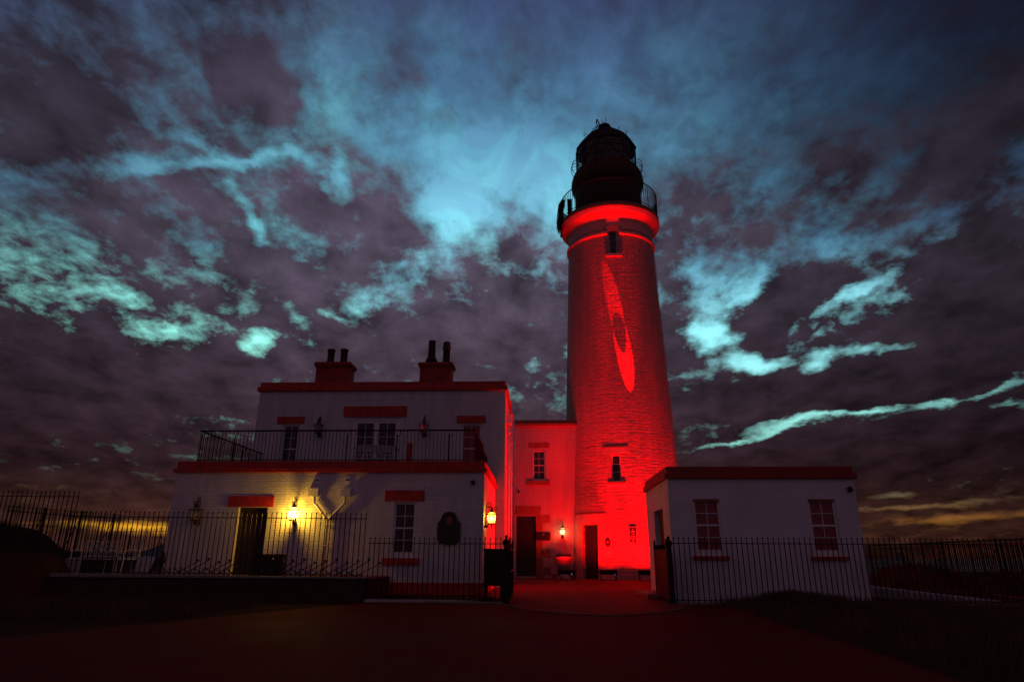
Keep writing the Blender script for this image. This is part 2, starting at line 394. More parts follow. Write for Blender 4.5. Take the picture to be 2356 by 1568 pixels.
M_roof = simple('flat_roof_felt', (0.06, 0.055, 0.055), 0.9, var=0.2, scale=2.0, bump=0.3)
M_stoneurn = simple('pale_cast_stone', (0.32, 0.27, 0.26), 0.75, var=0.14, scale=9.0, bump=0.3)
M_leaf = simple('dark_winter_leaves', (0.045, 0.055, 0.022), 0.65, var=0.35, scale=20.0)
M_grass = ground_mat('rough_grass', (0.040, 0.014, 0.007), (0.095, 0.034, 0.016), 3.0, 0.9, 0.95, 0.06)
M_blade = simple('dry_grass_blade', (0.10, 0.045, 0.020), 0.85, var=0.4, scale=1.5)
M_tarmac = ground_mat('tarmac_red_glare_tint', (0.075, 0.004, 0.003), (0.19, 0.009, 0.007), 7.0, 0.5, 0.78, 0.015)  # red base colour stands in for red glare over the drive
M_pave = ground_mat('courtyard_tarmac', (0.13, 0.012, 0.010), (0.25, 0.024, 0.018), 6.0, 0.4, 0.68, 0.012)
M_sea = simple('grey_sea_water', (0.02, 0.02, 0.028), 0.25, var=0.2, scale=0.02, bump=0.2, dist=0.5)
M_hill = simple('far_dark_hill', (0.055, 0.04, 0.045), 0.95, var=0.15, scale=0.002)

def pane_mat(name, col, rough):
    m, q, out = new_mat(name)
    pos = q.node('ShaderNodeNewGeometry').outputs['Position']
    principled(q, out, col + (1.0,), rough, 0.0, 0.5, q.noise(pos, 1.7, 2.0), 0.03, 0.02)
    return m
M_pane = pane_mat('dark_window_glass', (0.032, 0.010, 0.014), 0.06)
M_panered = pane_mat('glass_red_reflection_tint', (0.24, 0.014, 0.012), 0.12)  # red base colour stands in for a reflection; no blind behind the panes

def clear_glass(name, tint, frost, gloss=0.10):
    m, q, out = new_mat(name)
    tr = q.node('ShaderNodeBsdfTransparent'); tr.inputs[0].default_value = tint + (1.0,)
    tl = q.node('ShaderNodeBsdfTranslucent'); tl.inputs[0].default_value = (0.9, 0.86, 0.78, 1.0)
    gs = q.node('ShaderNodeBsdfGlossy'); gs.inputs['Roughness'].default_value = 0.05
    a = q.node('ShaderNodeMixShader'); a.inputs[0].default_value = frost
    q.l.new(tr.outputs[0], a.inputs[1]); q.l.new(tl.outputs[0], a.inputs[2])
    b = q.node('ShaderNodeMixShader')
    lw = q.node('ShaderNodeLayerWeight'); lw.inputs['Blend'].default_value = 0.25
    q.l.new(q.m('MULTIPLY_ADD', lw.outputs['Facing'], 0.3, gloss * 0.3), b.inputs[0])
    q.l.new(a.outputs[0], b.inputs[1]); q.l.new(gs.outputs[0], b.inputs[2])
    q.l.new(b.outputs[0], out.inputs['Surface'])
    return m
M_lampglass = clear_glass('lamp_glass', (0.95, 0.92, 0.86), 0.36)
M_lantglass = clear_glass('lantern_room_glass', (0.62, 0.62, 0.62), 0.0)

def emitter(name, col, strength):
    m, q, out = new_mat(name)
    e = q.node('ShaderNodeEmission'); e.inputs[0].default_value = col + (1.0,); e.inputs[1].default_value = strength
    q.l.new(e.outputs[0], out.inputs['Surface'])
    return m
M_bulb = emitter('lit_bulb', (1.0, 0.55, 0.12), 30.0)
M_bulbwarm = emitter('lit_warm_bulb', (1.0, 0.70, 0.36), 14.0)
M_bulboff = simple('unlit_bulb', (0.5, 0.48, 0.45), 0.3, var=0.05)
M_led = emitter('red_flood_lens', (1.0, 0.004, 0.004), 4.0)
M_indicator = emitter('blue_indicator_light', (0.25, 0.25, 1.0), 3.0)

RED = (1.0, 0.0005, 0.0015)
def spot(name, loc, target, power, size, blend, col=RED, radius=0.12, parent=None, sx=1.0):
    l = bpy.data.lights.new(name, 'SPOT'); l.energy = power; l.color = col
    l.spot_size = R(size); l.spot_blend = blend; l.shadow_soft_size = radius
    o = bpy.data.objects.new(name, l); C.objects.link(o)
    dv = Vector(target) - Vector(loc)
    o.rotation_euler = dv.to_track_quat('-Z', 'Y').to_euler()
    off = Vector((0, 0, 0))
    if parent is not None:
        o.parent = parent; off = parent.location
    o.location = Vector(loc) - off
    return o

def bulb_light(loc, power, col, radius, parent):
    l = bpy.data.lights.new('lamp_light', 'POINT'); l.energy = power; l.color = col; l.shadow_soft_size = radius
    o = bpy.data.objects.new('lamp_light', l); C.objects.link(o); o.parent = parent; o.location = loc
    return o

# ---------------------------------------------------------------- setting: ground, sea, hills
def sheet(name, x0, x1, y0, y1, z, mat):
    return tag(MB().face([(x0, y0, z), (x1, y0, z), (x1, y1, z), (x0, y1, z)]).build(name, mat), kind='structure')

def terrain(name, x0, x1, y0, y1, nx, ny, hfun, mat, label=None):
    b = MB()
    for j in range(ny + 1):
        for i in range(nx + 1):
            x = x0 + (x1 - x0) * i / nx; y = y0 + (y1 - y0) * j / ny
            b.v.append((x, y, hfun(x, y)))
    for j in range(ny):
        for i in range(nx):
            a = j * (nx + 1) + i
            b.f.append((a, a + 1, a + nx + 2, a + nx + 1))
    o = b.build(name, mat, smooth=True)
    return tag(o, label, kind='structure')

def hsh(x, y):
    return (math.sin(x * 1.7 + y * 0.9) + math.sin(x * 3.9 - y * 2.3 + 1.3) * 0.5 + math.sin(x * 8.1 + y * 6.7) * 0.25) / 1.75
def bump2(x, y, cx, cy, sx, sy):
    return math.exp(-((x - cx) / sx) ** 2 - ((y - cy) / sy) ** 2)
def smooth(a, b, x):
    t = max(0.0, min(1.0, (x - a) / (b - a))); return t * t * (3 - 2 * t)

edge = [(-140, -60), (140, -60), (140, 24), (30, 27), (17, 30.0), (13.5, 31.0), (11.0, 33.5), (10.2, 42), (6, 52), (-2, 62), (-14, 78), (-40, 92), (-140, 96)]
b = MB(); n = len(edge)                                        # headland top with its edge dropping to the shore
b.v = [(x, y, -0.012) for x, y in edge] + [(x * 1.03, y + (2.5 if y > 0 else 0), -9.6) for x, y in edge]
b.f = [tuple(range(n))] + [(i, n + i, n + (i + 1) % n, (i + 1) % n) for i in range(n)]
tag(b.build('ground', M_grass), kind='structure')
sheet('sea', -30000, 30000, -400, 42000, -9.0, M_sea)
# forecourt tarmac in front of the fences and the courtyard between the buildings
fc = [(-9.5, -6), (-8.6, 4), (-7.0, 9), (-5.4, 13), (-4.25, 15.6), (-0.9, 15.9), (3.0, 16.3), (4.3, 16.1), (4.6, 13.0), (3.9, 9), (3.6, 5), (3.8, -6)]
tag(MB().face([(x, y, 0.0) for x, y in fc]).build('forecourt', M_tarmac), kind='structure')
arc = [(-0.9 + (3.25 + 0.9) * t, 16.0 - 2.85 * math.sin(math.pi * t) ** 0.62) for t in [i / 24 for i in range(25)]]
court = arc + [(3.3, 17.6), (3.3, 21.2), (9.5, 22.0), (9.5, 33.6), (1.7, 35.1), (-1.35, 35.1), (-1.6, 19.4), (-0.95, 16.6)]
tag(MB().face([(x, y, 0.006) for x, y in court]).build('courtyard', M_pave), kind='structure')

arc_kerb = MB(); m_ = len(arc)
for x, y in arc: arc_kerb.v += [(x, y - 0.10, 0.002), (x, y - 0.10, 0.020), (x, y + 0.02, 0.024), (x, y + 0.02, 0.002)]
for i in range(m_ - 1):
    for k in range(3): arc_kerb.f.append((i * 4 + k, (i + 1) * 4 + k, (i + 1) * 4 + k + 1, i * 4 + k + 1))
tag(arc_kerb.build('kerb', M_darkkerb), kind='structure')

def bank_left(x, y):
    h = 1.95 * smooth(-15.2, -17.3, x) * smooth(17.6, 20.5, y) * (1 - smooth(21.8, 26.0, y))
    h = max(h, 1.15 * smooth(-13.6, -15.6, x) * smooth(17.2, 19.5, y) * (1 - smooth(22.5, 27.0, y)))
    h = max(h, 0.62 * smooth(-17.5, -20.5, x) * smooth(21.0, 26.0, y))
    h = max(h, 1.10 * smooth(-11.85, -12.4, x) * smooth(14.6, 16.5, y) * (1 - smooth(17.0, 18.6, y)))
    return h + 0.07 * hsh(x * 2, y * 2) * min(1, h * 2) - 0.02
terrain('grass_bank', -60, -11.2, 12.0, 60.0, 110, 90, bank_left, M_grass)
def bank_right(x, y):
    h = 0.68 * bump2(x, y, 13.55, 24.3, 1.05, 1.6) + 0.50 * bump2(x, y, 12.4, 24.3, 0.8, 1.6) + 0.30 * bump2(x, y, 11.2, 24.3, 1.2, 1.8)
    h += 0.55 * smooth(14.6, 16.4, x) * smooth(20.5, 23.0, y)
    return h + 0.05 * hsh(x * 3, y * 3) * min(1, h * 3) - 0.02
terrain('grass_mound', 8.6, 26, 19.5, 28.2, 110, 50, bank_right, M_grass)
def verge(x, y):
    h = 0.13 * bump2(x, y, 5.7, 15.9, 0.75, 0.7) + 0.05 * bump2(x, y, 7.6, 15.6, 1.2, 1.0)
    h += 0.10 * smooth(3.6, 6.5, x) * smooth(16.6, 10.0, y) * smooth(-5, 6, y)
    return h + 0.03 * hsh(x * 3, y * 3) * min(1, h * 9) - 0.004
terrain('grass_verge', 3.2, 24, -4, 16.55, 120, 100, verge, M_grass)

def grass_field(name, n, place, hmin, hmax):
    b = MB(); rnd = random.Random(11)
    for _ in range(n):
        x, y, z = place(rnd)
        h = rnd.uniform(hmin, hmax); a = rnd.uniform(0, 6.28); w = rnd.uniform(0.004, 0.009)
        lx, ly = rnd.gauss(0, 0.28) * h, rnd.gauss(0, 0.28) * h
        ca, sa = math.cos(a) * w, math.sin(a) * w
        k = len(b.v)
        b.v += [(x - ca, y - sa, z - 0.02), (x + ca, y + sa, z - 0.02), (x + lx * 0.35 + ca * 0.7, y + ly * 0.35 + sa * 0.7, z + h * 0.6),
                (x + lx * 0.35 - ca * 0.7, y + ly * 0.35 - sa * 0.7, z + h * 0.6), (x + lx, y + ly, z + h)]
        b.f += [(k, k + 1, k + 2, k + 3), (k + 3, k + 2, k + 4)]
    return tag(b.build(name, M_blade), kind='stuff')

def place_verge(r):
    if r.random() < 0.30:
        x, y = r.gauss(5.7, 0.55), r.gauss(15.9, 0.35)
    else:
        x = r.uniform(3.9, 13.0); y = r.uniform(4.0, 16.3)
    y = min(y, 16.35)
    return x, y, verge(x, y)
grass_field('grass', 22000, place_verge, 0.05, 0.26)
def place_left(r):
    if r.random() < 0.5:
        x = r.uniform(-19, -14.6); y = r.uniform(19.0, 21.5)
        return x, y, bank_left(x, y)
    x = r.uniform(-13, -6.0); y = r.uniform(11.0, 15.8)
    return x, y, max(0.0, bank_left(x, y))
grass_field('grass', 9000, place_left, 0.06, 0.24)
def place_mound(r):
    x = r.uniform(9.5, 17.5); y = r.uniform(21.0, 25.5)
    return x, y, bank_right(x, y)
grass_field('grass', 9000, place_mound, 0.05, 0.22)

def ridge(name, pts, dist, depth, mat):
    """far hill: crest line of (azimuth, height) at a distance, with real depth behind and in front"""
    b = MB(); rows = [(0.0, -depth), (0.55, -depth * 0.45), (1.0, 0.0), (0.6, depth * 0.6), (0.0, depth * 1.2)]
    for kz, dd in rows:
        for a, h in pts:
            b.v.append(((dist + dd) * math.sin(R(a)), (dist + dd) * math.cos(R(a)), -9.5 + kz * (h + 9.0)))
    n = len(pts)
    for j in range(len(rows) - 1):
        for i in range(n - 1):
            b.f.append((j * n + i, j * n + i + 1, (j + 1) * n + i + 1, (j + 1) * n + i))
    return tag(b.build(name, mat, smooth=True), kind='structure')
ridge('hills', [(-33.4, -6), (-32.6, 4), (-31.8, 14), (-31.0, 26), (-30.2, 58), (-29.3, 100), (-28.2, 150), (-26.5, 205), (-24, 190), (-21, 120), (-18, 40), (-16.5, -5)], 6000, 900, M_hill)

# ---------------------------------------------------------------- walls with openings
def wall_with_holes(b, u0, u1, v0, v1, holes, P, depth=0.18):
    """front skin of a wall in local (u, v, w), w = outwards; every hole gets its reveals"""
    us = sorted(set([u0, u1] + [h[0] for h in holes] + [h[1] for h in holes]))
    vz = sorted(set([v0, v1] + [h[2] for h in holes] + [h[3] for h in holes]))
    us = [u for u in us if u0 <= u <= u1]; vz = [v for v in vz if v0 <= v <= v1]
    for i in range(len(us) - 1):
        for j in range(len(vz) - 1):
            cu, cv = (us[i] + us[i + 1]) / 2, (vz[j] + vz[j + 1]) / 2
            if any(h[0] < cu < h[1] and h[2] < cv < h[3] for h in holes): continue
            b.face([P(us[i], vz[j], 0), P(us[i + 1], vz[j], 0), P(us[i + 1], vz[j + 1], 0), P(us[i], vz[j + 1], 0)])
    for a0, a1, c0, c1 in holes:
        d = -depth
        b.face([P(a0, c0, 0), P(a0, c1, 0), P(a0, c1, d), P(a0, c0, d)])
        b.face([P(a1, c0, d), P(a1, c1, d), P(a1, c1, 0), P(a1, c0, 0)])
        b.face([P(a0, c1, 0), P(a1, c1, 0), P(a1, c1, d), P(a0, c1, d)])
        b.face([P(a0, c0, d), P(a1, c0, d), P(a1, c0, 0), P(a0, c0, 0)])

def pbox(b, P, u0, u1, v0, v1, w0, w1):
    return b.box(u0, u1, w0, w1, v0, v1, lambda u, w, v: P(u, v, w))

def window(parent, P, u0, u1, v0, v1, cols, rows, w=-0.10, fr=0.055, bar=0.018, sash=True, pane=None, low=0.10, name='window'):
    """frame mesh with glazing bars (part) and its glass (sub-part)"""
    b = MB()
    pbox(b, P, u0, u0 + fr, v0, v1, w - 0.03, w + 0.03); pbox(b, P, u1 - fr, u1, v0, v1, w - 0.03, w + 0.03)
    pbox(b, P, u0 + fr, u1 - fr, v1 - fr, v1, w - 0.03, w + 0.028); pbox(b, P, u0 + fr, u1 - fr, v0, v0 + low, w - 0.03, w + 0.032)
    gu0, gu1, gv0, gv1 = u0 + fr, u1 - fr, v0 + low, v1 - fr
    for i in range(1, cols):
        x = gu0 + (gu1 - gu0) * i / cols; pbox(b, P, x - bar / 2, x + bar / 2, gv0, gv1, w - 0.02, w + 0.012)
    for j in range(1, rows):
        y = gv0 + (gv1 - gv0) * j / rows
        t = 0.045 if (sash and j * 2 == rows) else bar
        pbox(b, P, gu0, gu1, y - t / 2, y + t / 2, w - 0.022, w + (0.024 if t > bar else 0.014))
    f = b.build(name, M_frame, parent)
    pbox(MB(), P, gu0 + 0.001, gu1 - 0.001, gv0 + 0.001, gv1 - 0.001, w - 0.016, w - 0.010).build('pane', pane or M_pane, f)
    return f

def lintel(parent, P, u0, u1, v0, v1, out=0.03, name='lintel', mat=None):
    return pbox(MB(), P, u0, u1, v0, v1, -0.02, out).build(name, mat or M_red, parent, bevel=0.006)

def plank_door(parent, P, u0, u1, v0, v1, w=-0.12, n=5, transom=0.0, name='door', mat=None):
    b = MB(); top = v1 - transom
    dw = (u1 - u0) / n
    for i in range(n):
        pbox(b, P, u0 + i * dw + 0.004, u0 + (i + 1) * dw - 0.004, v0, top, w - 0.03, w + (0.008 if i % 2 else 0.0))
    pbox(b, P, u0, u1, v0, top, w - 0.05, w - 0.028)
    o = b.build(name, mat or M_door, parent)
    if transom:
        t = MB()
        pbox(t, P, u0, u1, top, top + 0.05, w - 0.03, w + 0.03)
        for i in range(1, 3):
            x = u0 + (u1 - u0) * i / 3; pbox(t, P, x - 0.012, x + 0.012, top + 0.05, v1, w - 0.03, w + 0.01)
        t.build('transom', M_door, o)
        pbox(MB(), P, u0, u1, top + 0.05, v1, w - 0.05, w - 0.02).build('pane', M_pane, o)
    h = MB(); q = P(u1 - 0.10, (v0 + v1) / 2 - 0.1, w + 0.05); h.ball(q, 0.035, 8, 5)
    h.build('handle', M_lamp, o, smooth=True)
    return o

FRONT = lambda Y: (lambda u, v, w: (u, Y - w, v))              # wall facing the camera side
EAST = lambda X: (lambda u, v, w: (X + w, u, v))               # wall facing +x, u runs along y
WEST = lambda X: (lambda u, v, w: (X - w, u, v))

# ---------------------------------------------------------------- keeper's house
house = thing('keepers_house', 'white flat-roofed two-storey house with red stone trim and a roof terrace', 'house', (-6.2, 22.0, 0))
LX0, LX1, LY, UY, UB = -10.95, -1.64, 19.37, 24.38, 31.2
UX0, UX1 = -10.97, -1.30
P = FRONT(LY)
door_h = (-8.90, -8.03, 0.50, 2.38); win_h = (-4.27, -3.63, 0.985, 2.53)
b = MB()
wall_with_holes(b, LX0, LX1, 0.0, 3.42, [door_h, win_h], P)
b.face([(LX1, LY, 0), (LX1, UY, 0), (LX1, UY, 3.42), (LX1, LY, 3.42)])
b.face([(LX0, UY, 0), (LX0, LY, 0), (LX0, LY, 3.42), (LX0, UY, 3.42)])
b.build('lower_wall', M_brick, house)
b = MB(); Pu = FRONT(UY)
uw_l = (-9.86, -9.25, 3.9, 5.82); ud = (-7.18, -5.34, 3.5, 6.08); uw_r = (-2.95, -2.22, 3.9, 5.82)
wall_with_holes(b, UX0, UX1, 0.0, 7.17, [uw_l, ud, uw_r], Pu)
b.face([(UX1, UY, 0), (UX1, UB, 0), (UX1, UB, 7.17), (UX1, UY, 7.17)])
b.face([(UX0, UB, 0), (UX0, UY, 0), (UX0, UY, 7.17), (UX0, UB, 7.17)])
b.face([(UX1, UB, 0), (UX0, UB, 0), (UX0, UB, 7.17), (UX1, UB, 7.17)])
b.build('upper_wall', M_brick, house)
def ring_band(name, x0, x1, y0, y1, z0, z1, out, mat, parent, back=True, th=0.30):
    b = MB()
    b.box(x0 - out, x1 + out, y0 - out, y0 + th, z0, z1)
    b.box(x0 - out, x0 + th, y0 + th, y1, z0, z1); b.box(x1 - th, x1 + out, y0 + th, y1, z0, z1)
    if back: b.box(x0 + th, x1 - th, y1 - th, y1 + out, z0, z1)
    return b.build(name, mat, parent, bevel=0.008)
ring_band('cornice', LX0, LX1, LY, UY - 0.003, 3.395, 3.525, 0.075, M_red, house, back=False)
ring_band('parapet', LX0, LX1, LY, UY - 0.003, 3.528, 3.735, 0.012, M_red, house, back=False)
ring_band('cornice', UX0, UX1, UY, UB, 7.145, 7.325, 0.085, M_red, house)
ring_band('parapet', UX0, UX1, UY, UB, 7.328, 7.515, 0.012, M_red, house)
MB().box(LX0 + 0.3, LX1 - 0.3, LY + 0.3, UY - 0.003, 3.36, 3.50).build('terrace_roof', M_roof, house)
MB().box(UX0 + 0.3, UX1 - 0.3, UY + 0.3, UB - 0.3, 7.18, 7.36).build('flat_roof', M_roof, house)
b = MB(); b.box(-4.28, LX1 + 0.03, LY - 0.03, LY - 0.001, 0.0, 0.332); b.box(LX1 + 0.001, LX1 + 0.03, LY, UY - 0.02, 0.0, 0.332)
b.build('plinth', M_red, house, bevel=0.005)
lintel(house, P, -9.24, -7.86, 2.397, 2.712); lintel(house, P, -4.56, -3.393, 2.564, 2.877)
lintel(house, Pu, -10.14, -9.07, 5.868, 6.142); lintel(house, Pu, -7.567, -5.105, 6.112, 6.54); lintel(house, Pu, -3.165, -2.045, 5.86, 6.146)
lintel(house, P, -4.533, -3.457, 0.803, 0.983, 0.06, 'window_sill')
window(house, P, -4.27, -3.63, 0.985, 2.53, 2, 4, low=0.16)
window(house, Pu, *uw_l, 2, 4, low=0.14)
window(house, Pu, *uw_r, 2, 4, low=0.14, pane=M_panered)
b = MB()      # surround of the french door
pbox(b, Pu, -7.18, -7.10, 3.5, 6.08, -0.13, -0.04); pbox(b, Pu, -5.42, -5.34, 3.5, 6.08, -0.13, -0.04); pbox(b, Pu, -7.10, -5.42, 5.99, 6.08, -0.13, -0.04)
b.build('door_frame', M_frame, house)
for a0, a1 in ((-7.098, -6.262), (-6.258, -5.422)):
    window(house, Pu, a0, a1, 3.52, 5.988, 2, 4, fr=0.10, low=0.26, sash=False, name='french_door')
plank_door(house, P, *door_h)
for x in (-6.63, -5.71):
    b = MB(); b.box(x - 0.085, x + 0.085, LY - 0.02, LY + 0.02, 3.05, 3.27); b.box(x - 0.065, x + 0.065, LY - 0.028, LY - 0.018, 3.145, 3.185)
    o = b.build('roof_outlet', M_smooth, house)
    MB().box(x - 0.055, x + 0.055, LY - 0.032, LY - 0.027, 3.15, 3.18).build('outlet_slot', M_iron, o)
# rainwater goods: two hoppers meeting in one downpipe
for x0, x1 in ((-6.825, -6.535), (-5.86, -5.57)):
    hb = MB(); y = LY
    hb.prism([(x0, 2.90), (x1, 2.90), (x1, 2.70), (x1 - 0.03, 2.685), (x0 + 0.03, 2.685), (x0, 2.70)], y - 0.13, y - 0.004)
    hb.box(x0 - 0.012, x1 + 0.012, y - 0.142, y - 0.004, 2.901, 2.925)
    hb.build('hopper_head', M_pipe, house)
yp = LY - 0.075
b = MB()
b.tube([(-6.63, yp - 0.02, 2.70), (-6.63, yp, 2.50), (-6.52, yp, 2.40), (-6.26, yp, 2.10), (-6.19, yp, 2.0), (-6.19, yp, 0.5)], 0.037, 10)
b.tube([(-5.72, yp - 0.02, 2.70), (-5.72, yp, 2.52), (-5.80, yp, 2.42), (-6.12, yp, 2.10), (-6.19, yp, 1.98)], 0.037, 10)
for z in (2.02, 1.86, 1.3): b.tube([(-6.19, yp, z - 0.03), (-6.19, yp, z + 0.03)], 0.05, 10)
b.tube([(-6.30, yp, 2.10), (-6.23, yp, 2.05)], 0.048, 10); b.tube([(-6.08, yp, 2.10), (-6.15, yp, 2.05)], 0.048, 10)
b.build('downpipe', M_pipe, house, smooth=True)
# pipes and hopper on the east wall, lit by the floods
b = MB()
b.box(UX1, UX1 + 0.22, 24.95, 25.30, 5.95, 6.30); b.box(UX1 - 0.01, UX1 + 0.24, 24.93, 25.32, 6.301, 6.33)
b.build('hopper_head', M_pipe, house)
for (yy, zt) in ((25.12, 5.95), (27.4, 7.0), (29.6, 7.0)):
    b = MB(); b.tube([(UX1 + 0.10, yy, zt), (UX1 + 0.10, yy, 0.05)], 0.055, 10)
    for z in (0.5, 1.0, 2.6, 4.3, 5.6): b.tube([(UX1 + 0.10, yy, z - 0.035), (UX1 + 0.10, yy, z + 0.035)], 0.072, 10)
    b.build('downpipe', M_pipe, house, smooth=True)
b = MB(); b.ball((-1.97, LY - 0.05, 3.10), 0.075, 12, 6); b.tube([(-1.97, LY, 3.10), (-1.97, LY - 0.04, 3.10)], 0.055, 10)
b.build('alarm_bell', M_lamp, house, smooth=True)
# chimneys
def chimney(x0, x1, y0, y1, z0, zc, z1, pots):
    b = MB(); b.box(x0, x1, y0, y1, z0, zc)
    b.box(x0 - 0.05, x1 + 0.05, y0 - 0.05, y1 + 0.05, zc + 0.001, zc + 0.075)
    b.box(x0 - 0.085, x1 + 0.085, y0 - 0.085, y1 + 0.085, zc + 0.076, z1 - 0.04)
    n = len(b.v); ym = (y0 + y1) / 2
    b.box(x0 - 0.05, x1 + 0.05, y0 - 0.05, y1 + 0.05, z1 - 0.039, z1)
    c = b.build('chimney', M_stackred, house, bevel=0.01)
    for x, prof in pots:
        MB().lathe([(r, z) for r, z in prof], (x, ym), 18, z0=z1 - 0.005).build('chimney_pot', M_pot, c, smooth=True)
plain = [(0.165, 0), (0.165, 0.05), (0.15, 0.06), (0.15, 0.60), (0.175, 0.61), (0.175, 0.68), (0.14, 0.70), (0.13, 0.4)]
hat = [(0.17, 0), (0.165, 0.12), (0.26, 0.16), (0.25, 0.20), (0.17, 0.34), (0.145, 0.98), (0.16, 1.0), (0.16, 1.06), (0.135, 1.10), (0.12, 0.8)]
collar = [(0.175, 0), (0.165, 0.06), (0.155, 0.10), (0.155, 0.70), (0.185, 0.73), (0.185, 0.77), (0.16, 0.80), (0.16, 0.96), (0.15, 1.0), (0.13, 1.03), (0.11, 0.7)]
chimney(-9.56, -8.12, 26.4, 27.2, 7.20, 8.72, 8.945, [(-9.10, plain), (-8.52, plain)])
chimney(-5.07, -3.73, 26.4, 27.2, 7.20, 8.70, 8.90, [(-4.66, hat), (-4.01, collar)])

# ---------------------------------------------------------------- link building
link = thing('link_building', 'white two-storey block between the house and the tower, lit red', 'building', (0.2, 36.5, 0))
KY, KX0, KX1 = 35.0, -1.34, 2.6
Pk = FRONT(KY)
b = MB()
wall_with_holes(b, KX0, KX1, 0.0, 7.79, [(-0.365, 0.29, 4.895, 6.46), (-1.245, -0.225, 0.09, 3.058)], Pk, 0.22)
b.face([(KX0, KY, 0), (KX0, 40, 0), (KX0, 40, 7.79), (KX0, KY, 7.79)])
b.face([(KX0, 40, 0), (KX1, 40, 0), (KX1, 40, 7.79), (KX0, 40, 7.79)])
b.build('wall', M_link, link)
MB().box(KX0 - 0.02, KX1, KY - 0.13, KY + 0.4, 7.78, 7.92).build('cornice', M_sandstone, link, bevel=0.01)
b = MB(); b.box(KX0 - 0.02, KX1, KY - 0.04, KY + 0.4, 7.923, 8.12); b.box(KX0, KX1, KY + 0.4, 40, 7.8, 8.0); b.build('parapet', M_sandstone, link, bevel=0.01)
lintel(link, Pk, -0.60, 0.55, 6.596, 6.88, 0.012, mat=M_sandstone); lintel(link, Pk, -0.65, 0.525, 4.64, 4.868, 0.07, 'window_sill', M_sandstone)
window(link, Pk, -0.365, 0.29, 4.895, 6.46, 2, 4, fr=0.06, low=0.07)
plank_door(link, Pk, -1.245, -0.225, 0.09, 3.058, w=-0.16, n=6, transom=0.36)
b = MB(); pbox(b, Pk, KX0 + 0.002, 0.03, 3.10, 3.56, -0.02, 0.014); pbox(b, Pk, -0.223, 0.12, 2.69, 3.098, -0.02, 0.012); b.build('door_head', M_sandstone, link)
zs = [3.098, 2.69, 2.236, 1.824, 1.418, 0.994, 0.552, 0.156, 0.0]
b = MB()
for i in range(len(zs) - 1):
    wide = 0.52 if i % 2 == 0 else 0.13
    if i == 0: pbox(b, Pk, 0.122, wide, zs[1] + 0.002, zs[0], -0.02, 0.013); continue
    pbox(b, Pk, -0.223, wide, zs[i + 1] + 0.003, zs[i] - 0.003, -0.02, 0.013)
b.build('door_jamb', M_sandstone, link)
b = MB(); pbox(b, Pk, 0.54, KX1, 0.0, 0.2, -0.02, 0.05); b.build('plinth', M_sandstone, link)
b = MB(); q = (-1.1, KY - 0.05, 5.25); b.ball((-1.13, KY - 0.06, 4.3), 0.05, 8, 5); b.box(-1.17, -1.09, KY - 0.03, KY, 4.24, 4.36); b.build('sensor', M_iron, link, smooth=False)
b = MB(); b.box(0.06, 0.15, KY - 0.05, KY - 0.013, 1.18, 1.36); b.build('letter_hook', M_iron, link)

# ---------------------------------------------------------------- lighthouse
TX, TY = 4.5, 36.6
tower = thing('lighthouse', 'tall white round lighthouse floodlit red with a dark lantern room on top', 'lighthouse', (TX, TY, 0))
TR = lambda z: 3.26 - 0.0355 * z
def ROUND(phi, z_ref, extra=0.0):
    f = R(phi); r = TR(z_ref) + extra
    o = (TX + r * math.sin(f), TY - r * math.cos(f)); t = (math.cos(f), math.sin(f)); n = (math.sin(f), -math.cos(f))
    return lambda u, v, w: (o[0] + t[0] * u + n[0] * w, o[1] + t[1] * u + n[1] * w, v)
def CURVE(phi0):
    """u measured along the curved wall from an angle, w outwards from the tower face at that height"""
    def Pc(u, v, w):
        r = TR(v); f = R(phi0) + u / r
        return (TX + (r + w) * math.sin(f), TY - (r + w) * math.cos(f), v)
    return Pc
def curved_slab(b, phi, u0, u1, v0, v1, w0, w1, n=8):
    Pc = CURVE(phi)
    for i in range(n):
        a = u0 + (u1 - u0) * i / n; c = u0 + (u1 - u0) * (i + 1) / n
        b.face([Pc(a, v0, w1), Pc(c, v0, w1), Pc(c, v1, w1), Pc(a, v1, w1)])
        b.face([Pc(a, v1, w0), Pc(a, v1, w1), Pc(c, v1, w1), Pc(c, v1, w0)][::-1]); b.face([Pc(a, v0, w0), Pc(c, v0, w0), Pc(c, v0, w1), Pc(a, v0, w1)])
    b.face([Pc(u0, v0, w0), Pc(u0, v0, w1), Pc(u0, v1, w1), Pc(u0, v1, w0)]); b.face([Pc(u1, v0, w0), Pc(u1, v0, w1), Pc(u1, v1, w1), Pc(u1, v1, w0)])
    return b
